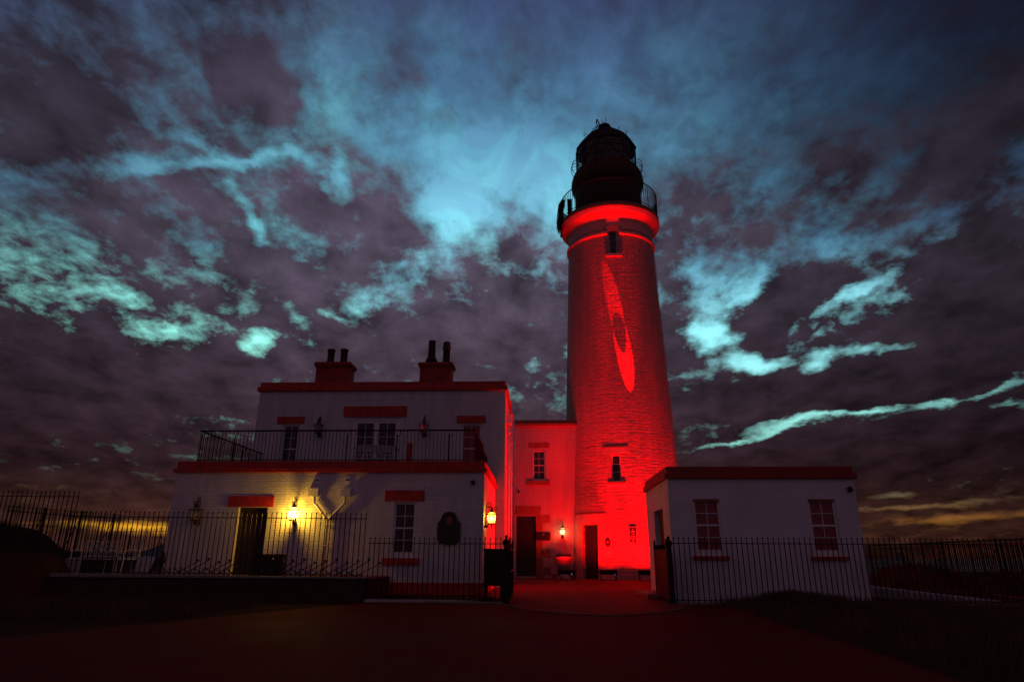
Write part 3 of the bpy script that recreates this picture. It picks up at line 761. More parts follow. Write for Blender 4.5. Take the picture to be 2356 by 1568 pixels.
# openings in the tower skin: angle range and height range
T_DOOR = (-47.5, -31.0, 0.0, 2.57); T_WIN = (-16.0, -7.0, 4.66, 6.06); T_TOP = (-8.2, 2.2, 17.58, 19.04)
def tower_skin():
    b = MB()
    angs = sorted(set([round(-180 + 360 * i / 96, 3) for i in range(96)] + [a for h in (T_DOOR, T_WIN, T_TOP) for a in h[:2]]))
    hs = sorted(set([0.0] + [0.8 * i for i in range(1, 24)] + [19.25] + [z for h in (T_DOOR, T_WIN, T_TOP) for z in h[2:]]))
    def pt(a, z, w=0.0):
        r = TR(z) + w; return (TX + r * math.sin(R(a)), TY - r * math.cos(R(a)), z)
    for i in range(len(angs)):
        a, c = angs[i], angs[(i + 1) % len(angs)]
        if c < a: c += 360.0
        for j in range(len(hs) - 1):
            ma, mz = (a + c) / 2, (hs[j] + hs[j + 1]) / 2
            if any(h[0] < ma < h[1] and h[2] < mz < h[3] for h in (T_DOOR, T_WIN, T_TOP)): continue
            b.face([pt(a, hs[j]), pt(c, hs[j]), pt(c, hs[j + 1]), pt(a, hs[j + 1])])
    for a0, a1, z0, z1 in (T_DOOR, T_WIN, T_TOP):
        d = -0.45
        b.face([pt(a0, z0), pt(a0, z1), pt(a0, z1, d), pt(a0, z0, d)]); b.face([pt(a1, z0), pt(a1, z0, d), pt(a1, z1, d), pt(a1, z1)])
        b.face([pt(a0, z1), pt(a1, z1), pt(a1, z1, d), pt(a0, z1, d)]); b.face([pt(a0, z0), pt(a0, z0, d), pt(a1, z0, d), pt(a1, z0)])
    return b
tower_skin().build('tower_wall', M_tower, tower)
b = MB()
for a0, a1 in ((-180 - 90, -10.3 - 90), (4.8 - 90, 180 - 90)):      # string course, broken by the top window
    b.lathe([(2.585, 18.80), (2.70, 18.86), (2.70, 18.98), (2.58, 19.06)], (TX, TY), 48, a0, a1)
b.build('string_course', M_rose, tower, smooth=False)
cove = [(2.575, 19.20), (2.565, 19.62), (2.585, 19.80), (2.64, 19.94), (2.73, 20.05), (2.84, 20.13), (2.94, 20.20), (3.005, 20.28), (3.035, 20.37), (3.04, 20.42)]
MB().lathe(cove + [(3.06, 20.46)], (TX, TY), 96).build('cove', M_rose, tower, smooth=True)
MB().lathe([(3.04, 20.461), (3.09, 20.48), (3.09, 20.60), (3.06, 20.63), (3.06, 20.80), (1.9, 20.82)], (TX, TY), 96).build('gallery_deck', M_sandstone, tower)
def ring_tube(b, r, z, rad, a0=-180, a1=180, seg=72, s=6):
    b.tube([(TX + r * math.sin(R(a)), TY - r * math.cos(R(a)), z) for a in [a0 + (a1 - a0) * i / seg for i in range(seg + 1)]], rad, s)
    return b
b = MB(); ring_tube(b, 3.0, 22.36, 0.028); ring_tube(b, 3.0, 20.98, 0.02)
for i in range(104):
    a = R(-180 + 360 * i / 104); x, y = TX + 3.0 * math.sin(a), TY - 3.0 * math.cos(a)
    b.tube([(x, y, 20.80), (x, y, 22.36)], 0.019 if i % 13 else 0.030, 4, False)
b.build('gallery_railing', M_iron, tower)
MB().lathe([(2.08, 20.80), (2.08, 22.95), (2.13, 23.10), (2.24, 23.30), (2.30, 23.55), (2.28, 23.85), (2.20, 24.15), (2.09, 24.40), (2.0, 24.48), (1.99, 24.52), (1.2, 24.53)], (TX, TY), 64).build('watch_room', M_drum, tower, smooth=True)
b = MB()                                                                 # diagonal astragals of the lantern
LN, LZ0, LZ1, LR = 12, 24.53, 26.16, 1.92
tiers = [LZ0, LZ0 + (LZ1 - LZ0) / 3, LZ0 + 2 * (LZ1 - LZ0) / 3, LZ1]
pt = lambda k, z, r=LR: (TX + r * math.sin(2 * math.pi * k / LN), TY - r * math.cos(2 * math.pi * k / LN), z)
for j in range(3):
    for k in range(LN):
        o = 0.5 * (j % 2)
        b.tube([pt(k + o, tiers[j]), pt(k + o + 0.5, tiers[j + 1])], 0.025, 4); b.tube([pt(k + o, tiers[j]), pt(k + o - 0.5, tiers[j + 1])], 0.025, 4)
for z in tiers:
    o = 0.0
    for k in range(LN * 2): b.tube([pt(k / 2, z), pt(k / 2 + 0.5, z)], 0.032 if z in (LZ0, LZ1) else 0.02, 4)
for k in range(6): b.tube([pt(k * 2 + 1, LZ0), pt(k * 2 + 1, LZ1)], 0.04, 5)
b.build('lantern_frame', M_lattice, tower)
b = MB()
for k in range(LN * 2): b.face([pt(k / 2, LZ0, LR - 0.03), pt(k / 2 + 0.5, LZ0, LR - 0.03), pt(k / 2 + 0.5, LZ1, LR - 0.03), pt(k / 2, LZ1, LR - 0.03)])
b.build('lantern_glass', M_lantglass, tower)
MB().lathe([(0.02, 24.54), (0.75, 24.6), (0.95, 25.0), (1.02, 25.35), (0.95, 25.7), (0.75, 26.1), (0.1, 26.3)], (TX, TY), 20).build('lens', M_dome, tower, smooth=True)
MB().lathe([(1.98, 26.12), (2.0, 26.18), (1.96, 26.24), (1.74, 26.62), (1.46, 27.0), (1.14, 27.32), (0.80, 27.56), (0.52, 27.68)], (TX, TY), 12, -75, 285).build('dome', M_dome, tower)
MB().lathe([(0.62, 27.60), (0.60, 27.70), (0.44, 27.74), (0.44, 27.78), (0.37, 27.80), (0.37, 27.92), (0.43, 27.96), (0.44, 28.06), (0.38, 28.20), (0.24, 28.30), (0.02, 28.34)], (TX, TY), 20).build('vent_ball', M_dome, tower, smooth=True)
b = MB(); b.tube([(TX, TY, 28.30), (TX, TY, 28.46)], 0.022, 6)
b.tube([(TX, TY, 28.42), (TX - 0.09, TY, 28.50), (TX - 0.16, TY - 0.02, 28.72)], 0.018, 5); b.tube([(TX, TY, 28.42), (TX + 0.08, TY, 28.52), (TX + 0.15, TY, 28.98)], [0.02, 0.018, 0.012], 5)
b.build('wind_fork', M_iron, tower)
# ladder up the lantern, just left of the middle
def lad(phi, r, z): return Vector((TX + r * math.sin(R(phi)), TY - r * math.cos(R(phi)), z))
b = MB(); prof = [(2.42, 23.2), (2.42, 23.9), (2.10, 24.6), (2.10, 26.25), (1.85, 26.7), (1.58, 27.05), (1.2, 27.45), (0.85, 27.72)]
for ph in (-33, -25.7, -19.2):
    b.tube([lad(ph, r, z) for r, z in prof], 0.020, 5)
def at_prof(t):
    i = min(int(t), len(prof) - 2); f = t - i
    return (prof[i][0] + (prof[i + 1][0] - prof[i][0]) * f, prof[i][1] + (prof[i + 1][1] - prof[i][1]) * f)
t = 0.0
zz = [23.3 + 0.26 * i for i in range(17)]
for z in zz:
    for i in range(len(prof) - 1):
        if prof[i][1] <= z <= prof[i + 1][1]:
            f = (z - prof[i][1]) / (prof[i + 1][1] - prof[i][1]); r = prof[i][0] + (prof[i + 1][0] - prof[i][0]) * f
            b.tube([lad(-33, r, z), lad(-19.2, r, z)], 0.014, 4)
b.tube([lad(-28, 1.30, 27.35), lad(-30, 1.28, 27.85), lad(-34, 0.95, 28.15), lad(-42, 0.62, 28.12), lad(-50, 0.42, 27.98)], 0.04, 6)
b.build('ladder', M_lattice, tower)
for ph, r, z in ((-66, 1.42, 27.05), (52, 1.02, 27.42), (62, 1.42, 27.05)):
    b = MB(); p = lad(ph, r, z); t = Vector((math.cos(R(ph)), math.sin(R(ph)), 0)); n = Vector((math.sin(R(ph)) * 0.6, -math.cos(R(ph)) * 0.6, 0.8))
    b.tube([p - t * 0.09, p - t * 0.09 + n * 0.20, p + t * 0.09 + n * 0.20, p + t * 0.09], 0.018, 5)
    b.build('roof_handle', M_dome, tower)
for sgn in (-1, 1):                                                       # curved hand rails at the lantern sides
    for dph in (0, 10):
        b = MB(); c = 90 * sgn - sgn * dph
        b.tube([lad(c, 2.0 + 0.28 * math.sin(t), 24.35 + 1.05 * (1 - math.cos(t)) / 2) for t in [math.pi * i / 12 for i in range(13)]], 0.022, 5)
        b.tube([lad(c, 2.0, 24.9), lad(c, 2.27, 24.85)], 0.013, 4)
        b.build('hand_rail', M_dome, tower)
# door, surround, windows
Pd = ROUND(-39.3, 1.3, 0.0)
curved_slab(MB(), -39.3, -0.98, 0.86, 2.60, 3.10, -0.05, 0.02).build('door_head', M_palestone, tower)
b = MB(); curved_slab(b, -39.3, -1.02, 0.90, 3.103, 3.15, -0.02, 0.035); b.build('drip_mould', M_sandstone, tower)
b = MB(); b2 = MB()
zq = [2.598, 2.26, 1.85, 1.45, 1.01, 0.60, 0.0]
for i in range(6):
    curved_slab(b, -39.3, 0.48, 1.24 if i % 2 else 0.86, zq[i + 1] + 0.003, zq[i] - 0.003, -0.05, 0.02, 5)
    curved_slab(b2, -39.3, -0.96 if i % 2 else -1.02, -0.47, zq[i + 1] + 0.003, zq[i] - 0.003, -0.05, 0.02, 4)
b.build('door_jamb', M_palestone, tower); b2.build('door_jamb', M_palestone, tower)
plank_door(tower, ROUND(-39.3, 1.3, -0.14), -0.46, 0.46, 0.03, 2.56, w=-0.06, n=8)
Pp = ROUND(-39.3, 1.3, -0.14)
for z in (0.5, 1.5, 2.3): pbox(MB(), Pp, -0.47, -0.40, z, z + 0.16, -0.05, -0.02).build('hinge', M_rose, tower)
Pw = ROUND(-11.4, 5.3, -0.18)
window(tower, Pw, -0.25, 0.25, 4.66, 6.06, 1, 3, w=-0.02, fr=0.07, low=0.07, sash=False)
curved_slab(MB(), -11.4, -0.62, 0.62, 6.09, 6.40, -0.05, 0.015).build('lintel', M_rose, tower)
curved_slab(MB(), -11.4, -0.65, 0.65, 6.403, 6.45, -0.02, 0.03).build('drip_mould', M_sandstone, tower)
curved_slab(MB(), -11.4, -0.46, 0.46, 4.56, 4.655, -0.05, 0.055).build('window_sill', M_sandstone, tower)
curved_slab(MB(), -11.4, -0.46, 0.46, 4.36, 4.557, -0.05, 0.012).build('apron', M_rose, tower)
Pt = ROUND(-3.0, 18.3, -0.20)
window(tower, Pt, -0.235, 0.235, 17.58, 19.04, 1, 3, w=-0.02, fr=0.05, low=0.06, sash=False)
curved_slab(MB(), -3.0, -0.48, 0.48, 17.40, 17.575, -0.05, 0.09).build('window_sill', M_rose, tower)
b = MB(); curved_slab(b, -3.0, -0.52, -0.24, 17.575, 19.45, -0.04, 0.02, 3); curved_slab(b, -3.0, 0.24, 0.52, 17.575, 19.45, -0.04, 0.02, 3); curved_slab(b, -3.0, -0.24, 0.24, 19.05, 19.45, -0.04, 0.02, 3)
b.build('window_surround', M_tower, tower)
# lightning conductor down the right side
b = MB(); b.tube([lad(84, TR(z) + 0.05, z) for z in (0.1, 4, 8, 12, 16, 19.2)] , 0.014, 5)
b.tube([lad(84, 2.62, 19.2), lad(84, 2.80, 19.35), lad(84, 2.80, 19.75), lad(84, 2.6, 19.85)], 0.03, 5)
b.build('lightning_conductor', M_sandstone, tower)
# equipment hung on the left of the gallery
b = MB(); E0 = Vector((TX - 3.0, TY - 0.7, 0))
b.box(1.42, 1.50, 35.6, 36.7, 20.05, 20.95)
b.prism([(1.19, 20.60), (1.25, 20.98), (1.36, 21.76), (1.62, 22.24), (1.74, 22.18), (1.62, 21.70), (1.44, 20.98), (1.40, 20.40), (1.34, 20.12)], 35.75, 36.45)
b.build('equipment_bracket', M_dome, tower)
b = MB(); b.prism([(1.22, 20.96), (1.33, 21.72), (1.58, 22.18), (1.545, 22.20), (1.30, 21.76), (1.19, 20.98)], 35.6, 36.6); b.build('solar_panel', M_pane, tower)
b = MB(); b.box(1.86, 2.14, 35.4, 35.8, 21.15, 22.06); b.build('equipment_box', M_dome, tower, bevel=0.02)
b = MB()
for i in range(9):
    x = 1.32 + 0.055 * i; z = 21.85 + 0.045 * i
    b.tube([(x, 36.0, z), (x - 0.05 + 0.02 * (i % 3), 36.0, z + 0.34)], 0.006, 4, False)
b.build('bird_spikes', M_iron, tower)

# ---------------------------------------------------------------- outbuilding to the right of the gate
shed = thing('outbuilding', 'low white harled outbuilding with red flat parapet and two sash windows', 'outbuilding', (5.7, 19.2, 0))
SX0, SX1, SY0, SY1 = 3.335, 8.12, 17.40, 21.05
Ps = FRONT(SY0); Pw_ = WEST(SX0)
b = MB()
sw1 = (3.955, 4.635, 1.075, 2.47); sw2 = (6.875, 7.56, 1.075, 2.47)
wall_with_holes(b, SX0, SX1, -0.2, 3.02, [sw1, sw2], Ps, 0.16)
wall_with_holes(b, SY0, SY1, -0.2, 3.02, [(18.35, 19.75, 0.12, 2.30)], Pw_, 0.22)
b.face([(SX1, SY0, -0.2), (SX1, SY1, -0.2), (SX1, SY1, 3.02), (SX1, SY0, 3.02)]); b.face([(SX0, SY1, -0.2), (SX1, SY1, -0.2), (SX1, SY1, 3.02), (SX0, SY1, 3.02)])
b.build('wall', M_harl, shed)
ring_band('cornice', SX0, SX1, SY0, SY1, 2.985, 3.128, 0.075, M_maroon, shed)
ring_band('parapet', SX0, SX1, SY0, SY1, 3.131, 3.30, 0.01, M_maroon, shed)
MB().box(SX0 + 0.3, SX1 - 0.3, SY0 + 0.3, SY1 - 0.3, 3.0, 3.15).build('flat_roof', M_roof, shed)
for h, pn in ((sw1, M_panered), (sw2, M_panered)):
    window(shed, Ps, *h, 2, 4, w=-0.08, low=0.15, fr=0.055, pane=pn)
    lintel(shed, Ps, h[0] + 0.002, h[1] - 0.002, h[3] - 0.065, h[3] - 0.002, -0.03, 'window_head', M_sandstone)
    lintel(shed, Ps, h[0] - 0.115, h[1] + 0.11, 0.985, 1.072, 0.07, 'window_sill')
plank_door(shed, Pw_, 18.35, 19.75, 0.12, 2.30, w=-0.15, n=7)
MB().box(SX0 - 0.55, SX0 - 0.002, 18.3, 20.5, 0.008, 0.12).build('doorstep', M_sandstone, shed, bevel=0.01)
b = MB(); b.ball((7.97, SY0 - 0.05, 2.72), 0.075, 12, 6); b.tube([(7.97, SY0, 2.72), (7.97, SY0 - 0.05, 2.72)], 0.05, 8); b.build('alarm_bell', M_lamp, shed, smooth=True)

# ---------------------------------------------------------------- wall lanterns
def spiral(s0, z0, r, a_from, turns, shrink=0.75, n=22):
    return [(0.0, -(s0 + r * (1 - shrink * i / n) * math.cos(a_from + turns * 2 * math.pi * i / n)),
             z0 + r * (1 - shrink * i / n) * math.sin(a_from + turns * 2 * math.pi * i / n)) for i in range(n + 1)]

def make_lantern(label, loc, group, lit, power=20.0, col=(1.0, 0.70, 0.12), bulb=None):
    t = thing('wall_lantern', label, 'lantern', loc, group)
    s = 0.235                                                    # distance of the lantern from the wall
    b = MB(); b.ball((0, -0.05, 0.075), 0.075, 12, 8); b.tube([(0, -0.03, 0.05), (0, -0.03, 0.36)], 0.028, 8); b.box(-0.045, 0.045, -0.02, 0.0, 0.04, 0.34)
    b.build('wall_plate', M_lamp, t, smooth=False, local=True)
    b = MB()
    b.tube([(0, -0.04, 0.30), (0, -0.045, 0.62), (0, -0.055, 0.70)], 0.013, 6)
    b.tube([(0, -0.055, 0.68)] + spiral(0.155, 0.735, 0.105, math.pi, -1.35), 0.012, 6)
    b.tube(spiral(0.19, 0.625, 0.072, 0.0, 1.2), 0.011, 6); b.tube(spiral(0.355, 0.60, 0.085, math.pi, -1.25), 0.011, 6)
    b.tube([(0, -0.05, 0.66), (0, -0.17, 0.70), (0, -s, 0.66), (0, -s, 0.55)], 0.013, 6)
    b.tube([(0, -0.04, 0.13), (0, -s, 0.13)], 0.014, 6); b.tube([(0, -s, 0.13), (0, -s, 0.055)], [0.02, 0.012], 6); b.ball((0, -s, 0.045), 0.02, 8, 5)
    b.build('bracket', M_lamp, t, local=True)
    b = MB(); n = 6
    pt6 = lambda k, r, z: (r * math.sin(2 * math.pi * k / n), -s - r * math.cos(2 * math.pi * k / n), z)
    for k in range(n):
        b.tube([pt6(k, 0.112, 0.15), pt6(k, 0.155, 0.42)], 0.0075, 4); b.tube([pt6(k, 0.155, 0.43), pt6(k, 0.075, 0.505)], 0.006, 4)
        b.tube([pt6(k, 0.112, 0.15), pt6(k + 1, 0.112, 0.15)], 0.010, 4)
        for zz, rr, tt in ((0.42, 0.160, 0.012), (0.435, 0.160, 0.010)): b.tube([pt6(k, rr, zz), pt6(k + 1, rr, zz)], tt, 4)
        b.tube([pt6(k, 0.158, 0.425), pt6(k, 0.185, 0.455), pt6(k, 0.205, 0.44), pt6(k, 0.200, 0.405)], 0.010, 5)
    b.lathe([(0.085, 0.50), (0.075, 0.52), (0.06, 0.53), (0.055, 0.56), (0.075, 0.575), (0.03, 0.60), (0.02, 0.63)], (0, -s), 12)
    b.lathe([(0.02, 0.118), (0.10, 0.122), (0.118, 0.135), (0.118, 0.148), (0.02, 0.150)], (0, -s), 12)
    b.build('cage', M_lamp, t, local=True)
    b = MB()
    for k in range(n): b.face([pt6(k, 0.106, 0.155), pt6(k + 1, 0.106, 0.155), pt6(k + 1, 0.149, 0.415), pt6(k, 0.149, 0.415)])
    for k in range(n): b.face([pt6(k, 0.149, 0.437), pt6(k + 1, 0.149, 0.437), pt6(k + 1, 0.072, 0.502), pt6(k, 0.072, 0.502)])
    b.build('glass_pane', M_lampglass, t, local=True)
    b = MB(); b.tube([(0, -s, 0.15), (0, -s, 0.255)], 0.020, 8); b.build('candle_tube', M_frame if not lit else M_lamp, t, local=True)
    b = MB(); b.lathe([(0.008, 0.255), (0.026, 0.275), (0.032, 0.30), (0.026, 0.335), (0.003, 0.365)], (0, -s), 10)
    o = b.build('bulb', (bulb or M_bulb) if lit else M_bulboff, t, smooth=True, local=True)
    if lit: bulb_light((0, -s, 0.30), power, col, 0.085, t)
    return t
G_L = 'wall lanterns on the white buildings'
lan = make_lantern('unlit wall lantern near the left corner of the house, beside the door', (-10.06, LY, 1.86), G_L, False)
dup(lan, (-8.42, UY, 5.32), 'unlit wall lantern upstairs between the left window and the french doors')
dup(lan, (-4.37, UY, 5.32), 'unlit wall lantern upstairs between the french doors and the right window')
make_lantern('lit yellow wall lantern between the front door and the drainpipes', (-7.16, LY, 1.865), G_L, True, 185.0, (1.0, 0.52, 0.04))
side = make_lantern('lit lantern on the floodlit side wall of the house, seen against red', (LX1 + 0.001, 19.72, 1.83), G_L, True, 34.0, (1.0, 0.52, 0.04))
side.rotation_euler = (0, 0, R(90)); side.scale = (0.88, 0.88, 0.88)
make_lantern('small warm lit lantern above the urn by the tower door', (1.14, KY, 1.95), G_L, True, 10.0, (1.0, 0.62, 0.24), M_bulbwarm)

# ---------------------------------------------------------------- railings
def fence(label, p0, p1, z0, z1, h, sp, group='iron railings round the lighthouse', posts=None, rail=0.135, kerb=False, stays=False, bar=0.0125, name='iron_railing'):
    d = Vector((p1[0] - p0[0], p1[1] - p0[1], 0)); L = d.length; e = d / L; nrm = Vector((-e[1], e[0], 0))
    t = thing(name, label, 'railing', (p0[0], p0[1], z0), group)
    n = max(1, int(round(L / sp)))
    at = lambda s, zz: (p0[0] + e[0] * s, p0[1] + e[1] * s, z0 + (z1 - z0) * s / L + zz)
    b = MB()
    for i in range(n + 1):
        s = L * i / n
        hh = h + 0.004 * math.sin(i * 2.3)
        j = 0.006 * math.sin(i * 5.7) + 0.004 * math.sin(i * 1.31)
        b.tube([at(s, 0.0), at(s + j, hh - rail + 0.02), at(s + j, hh - 0.022)], [bar, bar, bar * 0.62], 5, False)
        b.ball(at(s + j, hh - 0.014), bar * 1.75, 6, 4)
    b.build('picket_panel', M_iron, t)
    for zz in (h - rail, 0.045):
        q = MB(); a = at(-0.03, zz); c = at(L + 0.03, zz)
        q.tube([a, c], 0.0135, 4)
        q.build('rail', M_iron, t)
    for s in (posts or []):
        q = MB(); q.tube([at(s, -0.1), at(s, h - 0.02)], 0.022, 6); q.ball(at(s, h), 0.032, 8, 5)
        if stays:
            a = Vector(at(s, h - rail)); q.tube([a, a + nrm * 0.55 - Vector((0, 0, h - rail))], 0.014, 5)
        q.build('post', M_iron, t)
    if kerb:
        q = MB(); a0, a1 = at(-0.05, 0), at(L + 0.05, 0); w = nrm * 0.11
        za, zb = a0[2], a1[2]
        v = [(a0[0] - w[0], a0[1] - w[1]), (a1[0] - w[0], a1[1] - w[1]), (a1[0] + w[0], a1[1] + w[1]), (a0[0] + w[0], a0[1] + w[1])]
        q.v = [(x, y, -0.06) for x, y in v] + [(v[0][0], v[0][1], za), (v[1][0], v[1][1], zb), (v[2][0], v[2][1], zb), (v[3][0], v[3][1], za)]
        q.f = [(3, 2, 1, 0), (4, 5, 6, 7), (0, 1, 5, 4), (1, 2, 6, 5), (2, 3, 7, 6), (3, 0, 4, 7)]
        q.build('kerb', M_kerb, t, bevel=0.01)
    return t
fence('black spiked railing along the top of the terrace wall before the house', (-12.02, 16.70), (-4.38, 16.70), 0.585, 0.545, 1.51, 0.127)
fence('raised black railing on the grass bank at far left, higher than its neighbour', (-17.0, 16.70), (-11.95, 16.70), 1.12, 1.09, 1.50, 0.127)
fence('black spiked railing before the red plinth, between terrace wall and gate', (-4.24, 16.72), (-0.95, 16.30), 0.03, 0.02, 1.44, 0.127, kerb=True)
fence('black spiked railing in front of the outbuilding, right of the gate', (3.22, 16.56), (15.0, 16.95), 0.03, 0.03, 1.465, 0.127, kerb=True)
fence('side railing running back towards the sea behind the right-hand grass mound', (12.35, 17.2), (14.1, 30.3), 0.03, 0.05, 1.51, 0.127, posts=[2.2, 5.6, 9.0, 12.4], stays=True, bar=0.017)
fence('railing on the grass bank behind the left mound, running back to the sea', (-13.9, 16.9), (-13.6, 21.2), 0.72, 0.75, 1.52, 0.127, posts=[1.2, 2.6, 4.0], stays=True, bar=0.013)
fence('distant low railing against the yellow sky left of the house', (-19.0, 29.0), (-14.0, 29.6), 0.60, 0.68, 1.53, 0.127, posts=[0.9, 2.2, 3.5], stays=True, bar=0.013)
tag(MB().box(-12.12, -4.27, 16.58, 16.86, -0.1, 0.50).build('terrace_wall', M_wallred, bevel=0.01), 'low dark garden wall carrying the terrace railing', 'wall')
q = MB(); q.v = [(x, y, z) for (x, y) in ((-12.16, 16.54), (-4.23, 16.54), (-4.23, 16.90), (-12.16, 16.90)) for z in (0.502,)] + [(-12.16, 16.54, 0.583), (-4.23, 16.54, 0.543), (-4.23, 16.90, 0.543), (-12.16, 16.90, 0.583)]
q.f = [(3, 2, 1, 0), (4, 5, 6, 7), (0, 1, 5, 4), (1, 2, 6, 5), (2, 3, 7, 6), (3, 0, 4, 7)]
cop = q.build('coping', M_kerb, bpy.data.objects['terrace_wall'], local=True, bevel=0.01)
tag(MB().box(-14.4, -4.28, 16.865, 19.365, -0.1, 0.50).build('terrace', M_pave), kind='structure')
tag(MB().box(-14.4, -10.98, 19.367, 24.2, -0.1, 0.497).build('terrace', M_pave), kind='structure')
tag(MB().box(-4.2, -1.45, 16.42, 16.54, -0.02, 0.055).build('edging_kerb', M_palekerb, bevel=0.01), 'pale stone edging strip behind the railing below the red plinth', 'kerb')
tag(MB().box(-17.6, -15.3, 23.9, 24.2, 0.2, 1.16).build('garden_wall', M_wallred, bevel=0.02), 'dark low garden wall behind the white cast bench', 'wall')

# balcony railing on the flat roof
t = thing('balcony_railing', 'dark roof terrace railing above the ground floor with curved handrail brackets', 'railing', (-6.2, 19.6, 3.5))
BX0, BX1, BY0, BY1, BZ = -10.52, -1.96, 19.60, 24.30, 4.70
q = MB(); q.tube([(BX0, BY1, BZ), (BX0, BY0, BZ), (BX1, BY0, BZ), (BX1, 22.3, BZ), (BX1, 22.32, 4.52), (BX1, BY1, 4.52)], 0.026, 6); q.build('handrail', M_iron, t)
q = MB()
q.tube([(BX0, BY1, 3.80), (BX0, BY0, 3.80), (BX1, BY0, 3.80), (BX1, BY1, 3.80)], 0.014, 4)
nb = 74
for i in range(nb + 1): x = BX0 + (BX1 - BX0) * i / nb; q.tube([(x, BY0, 3.50), (x, BY0, BZ)], 0.0095, 4, False)
for x in (BX0, BX1):
    for i in range(1, 41):
        y = BY0 + (BY1 - BY0) * i / 40; q.tube([(x, y, 3.50), (x, y, BZ if x < -5 or y < 22.3 else 4.52)], 0.0095, 4, False)
q.build('baluster_panel', M_iron, t)
for x, y in [(BX0 + 0.05, BY0), (-9.42, BY0), (-7.80, BY0), (-5.9, BY0), (-4.35, BY0), (-2.75, BY0), (BX0, 21.0), (BX0, 22.6)]:
    q = MB(); q.tube([(x, y, 3.50), (x, y, 4.56)], 0.021, 6)
    if y == BY0: q.tube([(x, y, 4.50), (x + 0.05, y, 4.54), (x + 0.09, y, 4.60), (x + 0.10, y, 4.69)], 0.010, 5)
    else: q.tube([(x, y, 4.48), (x, y + 0.1, 4.52), (x, y + 0.2, 4.60), (x, y + 0.24, 4.69)], 0.011, 5)
    q.build('post', M_iron, t)

# gate posts and leaves
def gate_post(label, x, y):
    t = thing('gate_post', label, 'gate post', (x, y, 0), 'iron gate posts')
    MB().lathe([(0.085, 0), (0.085, 0.12), (0.062, 0.15), (0.058, 1.28), (0.085, 1.32), (0.095, 1.36), (0.075, 1.40), (0.035, 1.44), (0.02, 1.45)], (0, 0), 14, cap=True).build('shaft', M_iron, t, local=True)
    b = MB(); b.ball((0, 0, 1.485), 0.04, 10, 6); b.build('finial', M_iron, t, smooth=True, local=True)
gate_post('black iron gate post left of the courtyard entrance', -0.82, 16.22)
gate_post('black iron gate post right of the entrance, by the outbuilding corner', 3.09, 16.50)
def gate_leaf(label, x, y, dx, dy):
    t = thing('gate_leaf', label, 'gate', (x, y, 0), 'open iron gate leaves')
    L = math.hypot(dx, dy); ex, ey = dx / L, dy / L
    Pg = lambda u, v, w: (ex * u - ey * w, ey * u + ex * w, v)
    b = MB()
    for u in (0.03, L): pbox(b, Pg, u - 0.028, u + 0.028, 0.06, 1.42, -0.028, 0.028)
    for v in (0.10, 0.70, 1.20): pbox(b, Pg, 0.06, L - 0.028, v - 0.022, v + 0.022, -0.022, 0.022)
    for u in (0.03, L): b.ball(Pg(u, 1.45, 0), 0.03, 8, 5)
    b.build('gate_frame', M_iron, t, local=True)
    b = MB(); k = int(L / 0.11)
    for i in range(1, k): u = 0.06 + (L - 0.09) * i / k; b.tube([Pg(u, 0.10, 0), Pg(u, 1.34, 0)], 0.010, 5, False)
    b.build('bar_panel', M_iron, t, local=True)
    b = MB(); pbox(b, Pg, 0.065, L - 0.035, 0.13, 1.17, 0.012, 0.018); b.build('sheet_panel', M_iron, t, local=True)
gate_leaf('open gate leaf seen edge-on beside the left gate post', -0.74, 16.36, -0.01, 1.90)
gate_leaf('open gate leaf standing back from the right gate post before the outbuilding door', 3.07, 16.66, 0.03, 1.95)

# ---------------------------------------------------------------- floodlights
def flood(label, x, y, rz, beams):
    t = thing('floodlight', label, 'floodlight', (x, y, 0), 'red floodlights at the tower foot', rz)
    b = MB()
    b.prism([(-0.14, 0.26), (0.14, 0.26), (0.20, 0.44), (-0.20, 0.44)], -0.41, 0.41, lambda u, w, v: (w, u, v))
    b.box(-0.43, 0.43, -0.215, -0.175, 0.441, 0.475); b.box(-0.43, 0.43, 0.175, 0.215, 0.441, 0.475); b.box(-0.43, -0.39, -0.174, 0.174, 0.441, 0.475); b.box(0.39, 0.43, -0.174, 0.174, 0.441, 0.475)
    for i in range(9): b.box(-0.36 + i * 0.09, -0.345 + i * 0.09, -0.235, -0.19, 0.29, 0.43)
    b.build('housing', M_iron, t, local=True, bevel=0.006)
    MB().box(-0.38, 0.38, -0.17, 0.17, 0.4405, 0.446).build('lens', M_led, t, local=True)
    b = MB()
    for sx in (-1, 1):
        b.tube([(sx * 0.33, -0.22, 0.0), (sx * 0.41, 0, 0.33), (sx * 0.33, 0.22, 0.0)], 0.016, 6); b.tube([(sx * 0.33, -0.24, 0.012), (sx * 0.33, 0.24, 0.012)], 0.014, 6)
    b.tube([(-0.33, -0.22, 0.012), (0.33, -0.22, 0.012)], 0.012, 6)
    b.build('stand', M_iron, t, local=True)
    b = MB(); b.ball((0.27, -0.19, 0.275), 0.012, 8, 5); b.build('indicator_light', M_indicator, t, local=True)
    for bm_ in beams: spot('beam', (x, y, 0.47), *bm_)
    return t
def flood_beams(o, x, y, beams):
    for tgt, power, size, blend in beams: spot('beam', (x, y, 0.50), tgt, power, size, blend, RED, 0.10)
F1, F2, F3, F4, F5 = (1.25, 32.75), (3.17, 32.45), (4.98, 32.40), (7.60, 25.2), (7.25, 33.6)
flood('black floodlight on splayed legs in front of the urn', F1[0], F1[1], R(-16), [])
flood('black floodlight on a stand just right of the tower door', F2[0], F2[1], 0.0, [])
flood('black floodlight with blue indicator half hidden by the outbuilding', F3[0], F3[1], 0.0, [])
flood('black floodlight behind the outbuilding at the right foot of the tower', F5[0], F5[1], R(50), [])
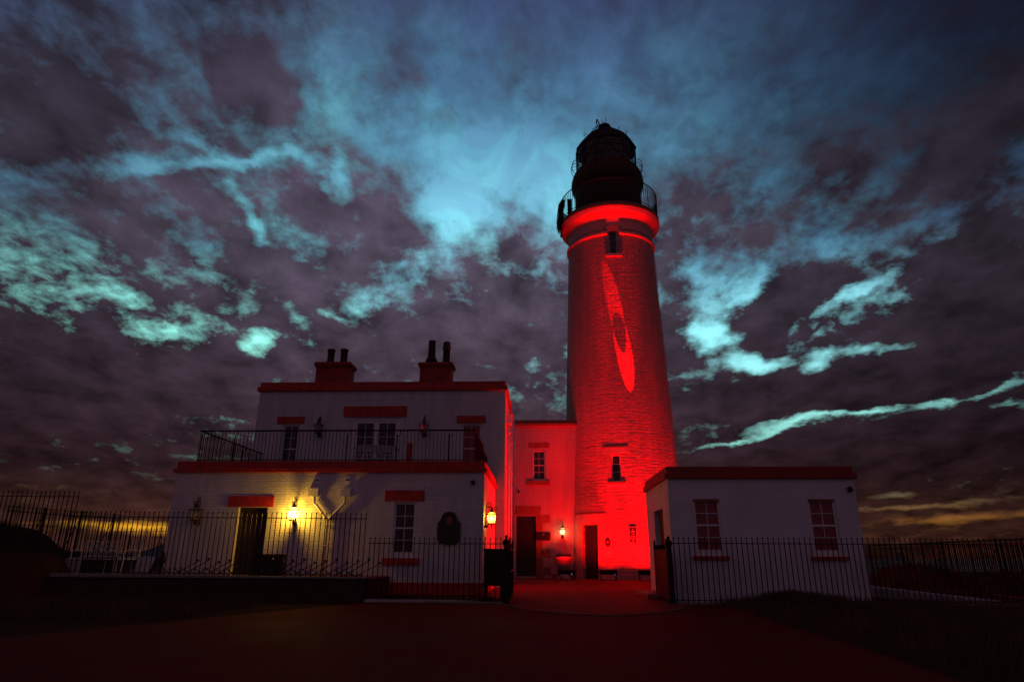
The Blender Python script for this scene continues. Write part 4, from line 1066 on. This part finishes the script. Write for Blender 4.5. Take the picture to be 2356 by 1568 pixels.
flood_beams(None, *F1, [((0.9, 34.6, 7), 520, 138, 1.0), ((1.7, 34.6, 14), 2600, 44, 1.0)])
flood_beams(None, *F2, [((3.2, 34.0, 7), 1100, 165, 1.0), ((3.4, 33.6, 12), 4200, 40, 1.0), ((3.3, 33.0, 20), 27000, 15, 1.0)])
flood_beams(None, *F3, [((4.9, 34.0, 7), 1700, 165, 1.0), ((4.8, 33.5, 12), 4600, 40, 1.0), ((5.3, 32.9, 20), 27000, 15, 1.0)])
flood_beams(None, *F5, [((6.2, 34.6, 6), 1900, 165, 1.0), ((6.4, 34.4, 10), 3600, 44, 1.0)])
# the wide flood and the profile projector stand behind the outbuilding
flood('black floodlight on the ground behind the outbuilding, aimed at the house', F4[0], F4[1], R(70), [])
spot('beam', (F4[0], F4[1], 0.5), (-1.6, 24.0, 3.4), 11000, 62, 0.9, RED, 0.12)
spot('beam', (F4[0] + 0.3, F4[1], 0.5), (8.9, 19.0, 0.2), 1500, 80, 1.0, RED, 0.12)
t = thing('projector', 'profile projector on a tripod behind the outbuilding, throwing twin discs on the tower', 'projector', (6.0, 31.35, 0))
b = MB()
for k in range(3): b.tube([(0, 0, 0.42), (0.24 * math.cos(2.1 * k), 0.24 * math.sin(2.1 * k), 0)], 0.014, 6)
b.build('tripod', M_iron, t, local=True)
b = MB(); b.lathe([(0.02, 0.40), (0.10, 0.40), (0.11, 0.46), (0.11, 0.72), (0.08, 0.75), (0.07, 0.80), (0.085, 0.86)], (0, 0), 16); b.build('lamp_body', M_iron, t, local=True)
S = Vector((6.0, 31.35, 0.88))
on_tower = lambda x, z: Vector((x, TY - math.sqrt(max(0.1, TR(z) ** 2 - (x - TX) ** 2)), z))
def disc_of(a, c):
    d1 = (on_tower(*a) - S).normalized(); d2 = (on_tower(*c) - S).normalized()
    m_ = (d1 + d2).normalized(); return m_, math.acos(max(-1, min(1, d1.dot(m_))))
DA, ra = disc_of((4.00, 16.5), (4.58, 11.7)); DB, rb = disc_of((4.36, 13.55), (4.90, 9.55))
aim = (DA + DB).normalized()
so = spot('gobo_beam', S, S + aim * 10, 52000, 16, 0.0, RED, 0.0)
Mi = so.rotation_euler.to_matrix().transposed()
la, lb = Mi @ DA, Mi @ DB
so.data.use_nodes = True
so.data.node_tree.nodes.clear()
qg = NG(so.data.node_tree)
tcn = qg.node('ShaderNodeTexCoord'); nx, ny, nz = qg.sep(tcn.outputs['Normal'])
zabs = qg.m('ABSOLUTE', nz)
px, py = qg.m('DIVIDE', nx, zabs), qg.m('DIVIDE', ny, zabs)
def inside(l, r):
    cx_, cy_ = l[0] / abs(l[2]), l[1] / abs(l[2])
    a_ = qg.m('SUBTRACT', px, cx_); c_ = qg.m('SUBTRACT', py, cy_)
    return qg.mapr(qg.m('SQRT', qg.m('ADD', qg.m('MULTIPLY', a_, a_), qg.m('MULTIPLY', c_, c_))), math.tan(r) * 1.06, math.tan(r) * 1.17, 1.0, 0.0, True)
ia, ib = inside(la, ra), inside(lb, rb)
xor = qg.m('ABSOLUTE', qg.m('SUBTRACT', ia, ib))
em = qg.node('ShaderNodeEmission'); em.inputs[0].default_value = (1, 1, 1, 1); qg.l.new(xor, em.inputs[1])
lo_ = qg.node('ShaderNodeOutputLight'); qg.l.new(em.outputs[0], lo_.inputs['Surface'])

# ---------------------------------------------------------------- signs
def flat_M(x, y, z, rz=0.0): return Matrix.Translation((x, y, z)) @ Matrix.Rotation(rz, 4, 'Z') @ Matrix.Rotation(R(90), 4, 'X')
ph = 0.7; f = R(ph)
sx_, sy_ = TX + 3.205 * math.sin(f), TY - 3.205 * math.cos(f)
t = thing('wall_sign', 'dark upright sign reading THE HALFWAY HOUSE on the floodlit tower', 'sign', (sx_, sy_, 2.07), rz=f)
MB().box(-0.175, 0.175, -0.035, 0.03, -0.365, 0.365).build('board', M_sign, t, local=True, bevel=0.004)
b = MB()
for x0, x1, z0, z1 in ((-0.19, -0.176, -0.38, 0.38), (0.176, 0.19, -0.38, 0.38), (-0.175, 0.175, 0.366, 0.38), (-0.175, 0.175, -0.38, -0.366)): b.box(x0, x1, -0.045, 0.02, z0, z1)
b.build('frame', M_smooth, t, local=True)
for s_, z_, w_ in (('THE', 0.03, 0.085), ('HALFWAY', -0.075, 0.068), ('HOUSE', -0.175, 0.078)): text_part('lettering', s_, w_, M_letter, t, flat_M(0, -0.040, z_))
b = MB()
b.prism([(-0.075, 0.12), (0.075, 0.12), (0.09, 0.19), (0.05, 0.165), (0.03, 0.215), (0.0, 0.175), (-0.03, 0.215), (-0.05, 0.165), (-0.09, 0.19)], -0.041, -0.034)
b.prism([(0, 0.24), (0.03, 0.27), (0, 0.31), (-0.03, 0.27)], -0.041, -0.034)
b.build('crest', M_letter, t, local=True)
b = MB(); b.prism([(0, -0.245), (0.022, -0.267), (0.055, -0.285), (0.022, -0.303), (0, -0.325), (-0.022, -0.303), (-0.055, -0.285), (-0.022, -0.267)], -0.041, -0.034); b.build('star_mark', M_letter, t, local=True)
f = R(-21.5); r_ = TR(1.75) + 0.01
t = thing('oval_plaque', 'small dark oval plaque between the tower door and the upright sign', 'plaque', (TX + r_ * math.sin(f), TY - r_ * math.cos(f), 1.74), rz=f)
ell = lambda a, c, n=28: [(a * math.cos(2 * math.pi * i / n), c * math.sin(2 * math.pi * i / n)) for i in range(n)]
MB().prism(ell(0.135, 0.215), -0.03, 0.03).build('board', M_sign, t, local=True)
MB().prism(ell(0.05, 0.07, 16), -0.034, -0.029).build('crest', M_sandstone, t, local=True)
t = thing('arched_plaque', 'large dark arched plaque on the house wall right of the window', 'plaque', (-2.635, LY, 1.80))
arc_ = [(-0.335, 0.16), (-0.255, 0.22), (-0.255, 0.25)] + [(0.235 * -math.cos(a), 0.26 + 0.21 * math.sin(a)) for a in [math.pi * i / 12 for i in range(13)]] + [(0.255, 0.25), (0.255, 0.22), (0.335, 0.16)]
low_ = [(0.335, -0.24)] + [(0.335 * math.cos(a), -0.26 - 0.20 * math.sin(a)) for a in [math.pi * i / 12 for i in range(1, 12)]] + [(-0.335, -0.24)]
MB().prism(arc_ + low_, -0.045, -0.001).build('board', M_door, t, local=True, bevel=0.004)
b = MB(); b.box(-0.26, 0.26, -0.050, -0.044, 0.075, 0.085); b.prism(ell(0.09, 0.11, 20), -0.051, -0.044, lambda x, y, z: (x, y, z + 0.22)); b.build('relief', M_sandstone, t, local=True)
t = thing('name_board', 'dark oblong name board beside the transomed door of the link building', 'sign', (0.14, KY - 0.014, 2.05))
MB().box(-0.365, 0.365, -0.035, 0.0, -0.20, 0.20).build('board', M_sign, t, local=True, bevel=0.004)
MB().prism(ell(0.05, 0.035, 16), -0.040, -0.034, lambda x, y, z: (x + 0.02, y, z + 0.07)).build('crest', M_sandstone, t, local=True)

# ---------------------------------------------------------------- urn planter by the tower
t = thing('urn_planter', 'pale fluted stone urn planted with low dark leaves below the warm lantern', 'planter', (1.14, 34.2, 0))
MB().lathe([(0.34, 0), (0.34, 0.10), (0.26, 0.13), (0.17, 0.30), (0.20, 0.42), (0.27, 0.56), (0.32, 0.74), (0.38, 0.88), (0.46, 0.96), (0.49, 1.00), (0.49, 1.06), (0.42, 1.06), (0.38, 0.96), (0.02, 0.94)], (0, 0), 32).build('bowl', M_stoneurn, t, local=True, smooth=True)
b = MB()
for k in range(24):
    a = 2 * math.pi * k / 24; b.tube([(r * math.cos(a), r * math.sin(a), z) for r, z in ((0.20, 0.36), (0.235, 0.44), (0.295, 0.58), (0.345, 0.74), (0.40, 0.86))], 0.016, 5)
b.build('fluting', M_stoneurn, t, local=True)
for sg in (-1, 1):
    b = MB(); b.tube([(sg * 0.47, 0, 1.02), (sg * 0.54, 0, 1.04), (sg * 0.55, 0, 0.96), (sg * 0.50, 0, 0.84), (sg * 0.44, 0, 0.82)], 0.028, 6); b.build('handle', M_stoneurn, t, local=True)
def leaf_ball(b, c, r, n, rnd, size=0.05, sz=0.7):
    for _ in range(n):
        d_ = Vector((rnd.gauss(0, 1), rnd.gauss(0, 1), rnd.gauss(0, 1))).normalized() * r * rnd.uniform(0.4, 1.0)
        p = Vector(c) + Vector((d_[0], d_[1], d_[2] * sz)); u = Vector((rnd.gauss(0, 1), rnd.gauss(0, 1), rnd.gauss(0, 1))).normalized(); w = u.orthogonal().normalized()
        s_ = size * rnd.uniform(0.6, 1.3)
        b.face([p - u * s_, p + w * s_ * 0.45, p + u * s_, p - w * s_ * 0.45])
rn = random.Random(5)
for k, (x, y) in enumerate(((-0.27, -0.05), (-0.08, 0.08), (0.10, -0.08), (0.27, 0.05))):
    b = MB(); leaf_ball(b, (0, 0, 0), 0.13, 90, rn, 0.035); q = tag(b.build('low_plant', M_leaf), ['low leafy plant at the left of the urn', 'low leafy plant left of centre in the urn', 'low leafy plant right of centre in the urn', 'low leafy plant at the right of the urn'][k], 'plant', 'low plants in the urn')
    q.location = (1.14 + x, 34.2 + y, 1.10)

# ---------------------------------------------------------------- things on the terrace
def make_stand(label, loc):
    t = thing('bag_stand', label, 'bag stand', loc, 'tubular bag stands along the terrace railing')
    b = MB(); b.box(-0.05, 0.05, -0.05, 0.05, 0.0, 0.012); b.tube([(0, 0, 0.01), (0, 0, 0.05)], 0.016, 6); b.build('base_plate', M_lamp, t, local=True)
    b = MB(); b.tube([(0.0, 0, 0.03), (0.16, 0.0, 0.12), (0.64, 0.02, 0.385)], 0.011, 6); b.build('arm', M_lamp, t, local=True)
    b = MB(); b.tube([(0.655, 0.02, 0.395), (0.60, 0.02, 0.425)], 0.024, 8); b.ball((0.645, 0.02, 0.405), 0.027, 8, 5); b.build('pad', M_lamp, t, local=True)
    b = MB(); b.tube([(0.0, 0, 0.03), (-0.05, 0, 0.10), (-0.13, 0, 0.15), (-0.20, -0.03, 0.205)], 0.012, 6); b.tube([(-0.05, 0, 0.10), (0.0, -0.03, 0.13), (-0.015, -0.03, 0.21)], 0.011, 6)
    b.ball((-0.20, -0.03, 0.205), 0.018, 8, 5); b.ball((-0.015, -0.03, 0.21), 0.016, 8, 5); b.build('cradle', M_lamp, t, local=True)
    return t
NST = 18
words = ['first', 'second', 'third', 'fourth', 'fifth', 'sixth', 'seventh', 'eighth', 'ninth']
st = None
for i in range(NST):
    x = -9.33 + 4.66 * i / (NST - 1); z = 0.575 - 0.026 * i / (NST - 1) - 0.05
    lab = ('%s bag stand from the left end of the row behind the terrace railing' % words[i]) if i < 9 else ('%s bag stand from the right end of the row behind the terrace railing' % words[NST - 1 - i])
    if st is None: st = make_stand(lab, (x, 17.0, 0.50)); o = st
    else: o = dup(st, (x, 17.0, 0.50), lab)
    o.scale = (1.0, 1.0, 1.0 + 0.10 * math.sin(i * 2.1))
b = MB(); b.box(-7.82, -7.06, 18.3, 18.7, 0.502, 1.04); b.box(-7.84, -7.04, 18.28, 18.72, 1.041, 1.075)
for x in (-7.80, -7.44, -7.08): b.box(x - 0.03, x + 0.03, 18.285, 18.299, 0.51, 1.04)
tag(b.build('planter_box', M_plank, bevel=0.008), 'dark timber planter box on the terrace just right of the house door', 'planter')
b = MB(); b.box(-1.52, -0.98, 18.25, 18.95, 0.35, 1.20); b.box(-1.54, -0.96, 18.23, 18.97, 1.201, 1.235); b.box(-1.50, -1.44, 18.27, 18.93, 0.0, 0.35); b.box(-1.06, -1.00, 18.27, 18.93, 0.0, 0.35); b.box(-1.56, -0.94, 18.21, 18.99, 0.30, 0.349)
tag(b.build('storage_cupboard', M_plank, bevel=0.008), 'dark wooden cupboard on legs behind the left gate post', 'cupboard')

def lattice(b, P, u0, u1, v0, v1, nu, nv, r=0.008):
    for i in range(nu):
        for j in range(nv):
            cu = u0 + (u1 - u0) * (i + 0.5) / nu; cv = v0 + (v1 - v0) * (j + 0.5) / nv; ru = (u1 - u0) / nu / 2; rv = (v1 - v0) / nv / 2
            b.tube([P(cu + ru * math.cos(a), cv + rv * math.sin(a), 0) for a in [2 * math.pi * k / 10 for k in range(11)]], r, 4, False)
            b.tube([P(cu, cv - rv, 0), P(cu, cv + rv, 0)], r * 0.8, 4, False)
    for v in (v0, v1): b.tube([P(u0, v, 0), P(u1, v, 0)], r * 1.5, 5)
    for u in (u0, u1): b.tube([P(u, v0 - 0.02, 0), P(u, v1 + 0.02, 0)], r * 1.6, 5)
def garden_seat(name, label, loc, w, rz=0.0, group=None, cat='bench'):
    t = thing(name, label, cat, loc, group, rz)
    b = MB(); n = max(2, int(w / 0.13)); lattice(b, lambda u, v, o: (u, 0.22 + (v - 0.42) * 0.12, v), -w / 2, w / 2, 0.48, 0.90, n, 3, 0.009); b.build('backrest', M_furn, t, local=True)
    b = MB()
    for i in range(7): y = -0.20 + i * 0.062; b.box(-w / 2, w / 2, y, y + 0.045, 0.41, 0.43)
    b.build('seat', M_furn, t, local=True)
    for sx in (-1, 1):
        b = MB(); x = sx * w / 2; b.tube([(x, -0.20, 0.0), (x, -0.18, 0.41), (x, -0.20, 0.62), (x, -0.05, 0.66), (x, 0.22, 0.64)], 0.017, 6); b.build('arm', M_furn, t, local=True)
        for y in (-0.2, 0.22):
            b = MB(); b.tube([(x, y, 0.0), (x, y * 0.9, 0.41)], 0.018, 6); b.build('leg', M_furn, t, local=True)
    return t
garden_seat('garden_bench', 'white cast metal lattice bench on the terrace left of the house', (-12.85, 19.1, 0.5), 1.05)
garden_seat('garden_chair', 'white metal armchair beside the lattice bench, left of the house', (-11.95, 19.3, 0.5), 0.45, R(-40), 'white garden chairs', 'chair')
t = thing('planter_stand', 'two pale pierced planter panels at the left end of the lattice bench', 'planter', (-13.15, 18.7, 0.5))
for k, dx in enumerate((-0.09, 0.15)):
    b = MB(); b.box(dx - 0.10, dx + 0.10, -0.02, 0.02, 0.02, 0.46); b.box(dx - 0.10, dx + 0.10, -0.035, 0.035, 0.0, 0.05); b.build('panel', M_furn, t, local=True)
    b = MB()
    for i in range(3):
        for j in range(5): b.box(dx - 0.07 + i * 0.055, dx - 0.04 + i * 0.055, -0.024, -0.0195, 0.11 + j * 0.065, 0.145 + j * 0.065)
    b.build('piercing', M_plank, t, local=True)
t = thing('windbreak', 'pale slanting windbreak panel on the terrace beside the house corner', 'windbreak', (-10.95, 18.5, 0.5))
b = MB(); b.prism([(-0.30, 0.06), (0.17, 0.06), (0.30, 0.46), (-0.18, 0.46)], -0.012, 0.012); b.build('panel', M_furn, t, local=True)
b = MB(); b.tube([(-0.31, 0, 0.0), (-0.18, 0, 0.48)], 0.015, 5); b.tube([(0.19, 0, 0.0), (0.33, 0, 0.48)], 0.035, 6); b.tube([(-0.34, 0, 0.03), (0.24, 0, 0.03)], 0.02, 5); b.build('frame', M_plank, t, local=True)
t = thing('bollard', 'dark ornamental cast bollard at the left corner of the house', 'bollard', (-10.46, 18.5, 0.5))
MB().lathe([(0.085, 0), (0.085, 0.07), (0.05, 0.10), (0.045, 0.30), (0.08, 0.34), (0.085, 0.44), (0.055, 0.50), (0.07, 0.54), (0.03, 0.60), (0.01, 0.64)], (0, 0), 14).build('shaft', M_dome, t, local=True, smooth=True)
b = MB(); b.tube([(-0.05, 0, 0.46), (-0.11, 0, 0.48), (-0.12, 0, 0.42), (-0.08, 0, 0.40)], 0.015, 5); b.build('hook', M_dome, t, local=True)
# roof terrace furniture
garden_seat('garden_chair', 'white lattice chair on the roof terrace in the middle of the french doors', (-6.02, 22.2, 3.75), 0.68, 0.0, 'white garden chairs', 'chair')
garden_seat('garden_chair', 'white lattice chair on the roof terrace at the right side of the french doors', (-5.28, 22.2, 3.75), 0.60, 0.0, 'white garden chairs', 'chair')
tag(MB().box(-8.2, -4.2, 20.4, 23.6, 3.502, 3.745).build('deck_platform', M_plank), 'dark timber deck under the white furniture on the roof terrace', 'deck')
t = thing('garden_table', 'white cast metal table in front of the roof terrace chairs', 'table', (-5.35, 21.1, 3.75))
b = MB()
for rr in (0.14, 0.30, 0.46, 0.60, 0.72): b.tube([(rr * math.cos(a), rr * math.sin(a), 0.62) for a in [2 * math.pi * i / 28 for i in range(29)]], 0.016 if rr > 0.7 else 0.010, 5)
for k in range(20): a = 2 * math.pi * k / 20; b.tube([(0.14 * math.cos(a), 0.14 * math.sin(a), 0.62), (0.72 * math.cos(a + 0.15), 0.72 * math.sin(a + 0.15), 0.62)], 0.010, 4)
b.build('tabletop', M_furn, t, local=True)
for a in (45, 135, 225, 315):
    b = MB(); c_, s_ = math.cos(R(a)), math.sin(R(a)); b.tube([(0.60 * c_, 0.60 * s_, 0.0), (0.50 * c_, 0.50 * s_, 0.3), (0.66 * c_, 0.66 * s_, 0.62)], 0.02, 6); b.build('leg', M_furn, t, local=True)
b = MB(); b.tube([(0.53 * math.cos(a), 0.53 * math.sin(a), 0.22) for a in [2 * math.pi * i / 20 for i in range(21)]], 0.014, 5); b.build('stretcher', M_furn, t, local=True)
tag(MB().box(-4.54, -4.36, 22.0, 22.12, 3.75, 4.72).build('heater_cover', M_red, bevel=0.01), 'narrow red cover standing on the roof terrace right of the table', 'heater')

# low retaining wall beyond the outbuilding
q = MB(); w0, w1 = Vector((8.35, 22.4, 0)), Vector((11.2, 17.5, 0)); n_ = Vector((w1[1] - w0[1], -(w1[0] - w0[0]), 0)).normalized() * 0.12
q.v = [tuple(p + s_ * n_ + Vector((0, 0, z))) for z0_ in (0,) for p, z in ((w0, -0.1), (w1, -0.1)) for s_ in (-1, 1)] + [tuple(p + s_ * n_ + Vector((0, 0, z))) for p, z in ((w0, 0.42), (w1, 0.06)) for s_ in (-1, 1)]
q.f = [(0, 1, 3, 2), (4, 6, 7, 5), (0, 2, 6, 4), (1, 5, 7, 3), (0, 4, 5, 1), (2, 3, 7, 6)]
tag(q.build('retaining_wall', M_kerbpale, bevel=0.02), 'low white retaining wall below the grass mound, lit red along its top', 'wall')
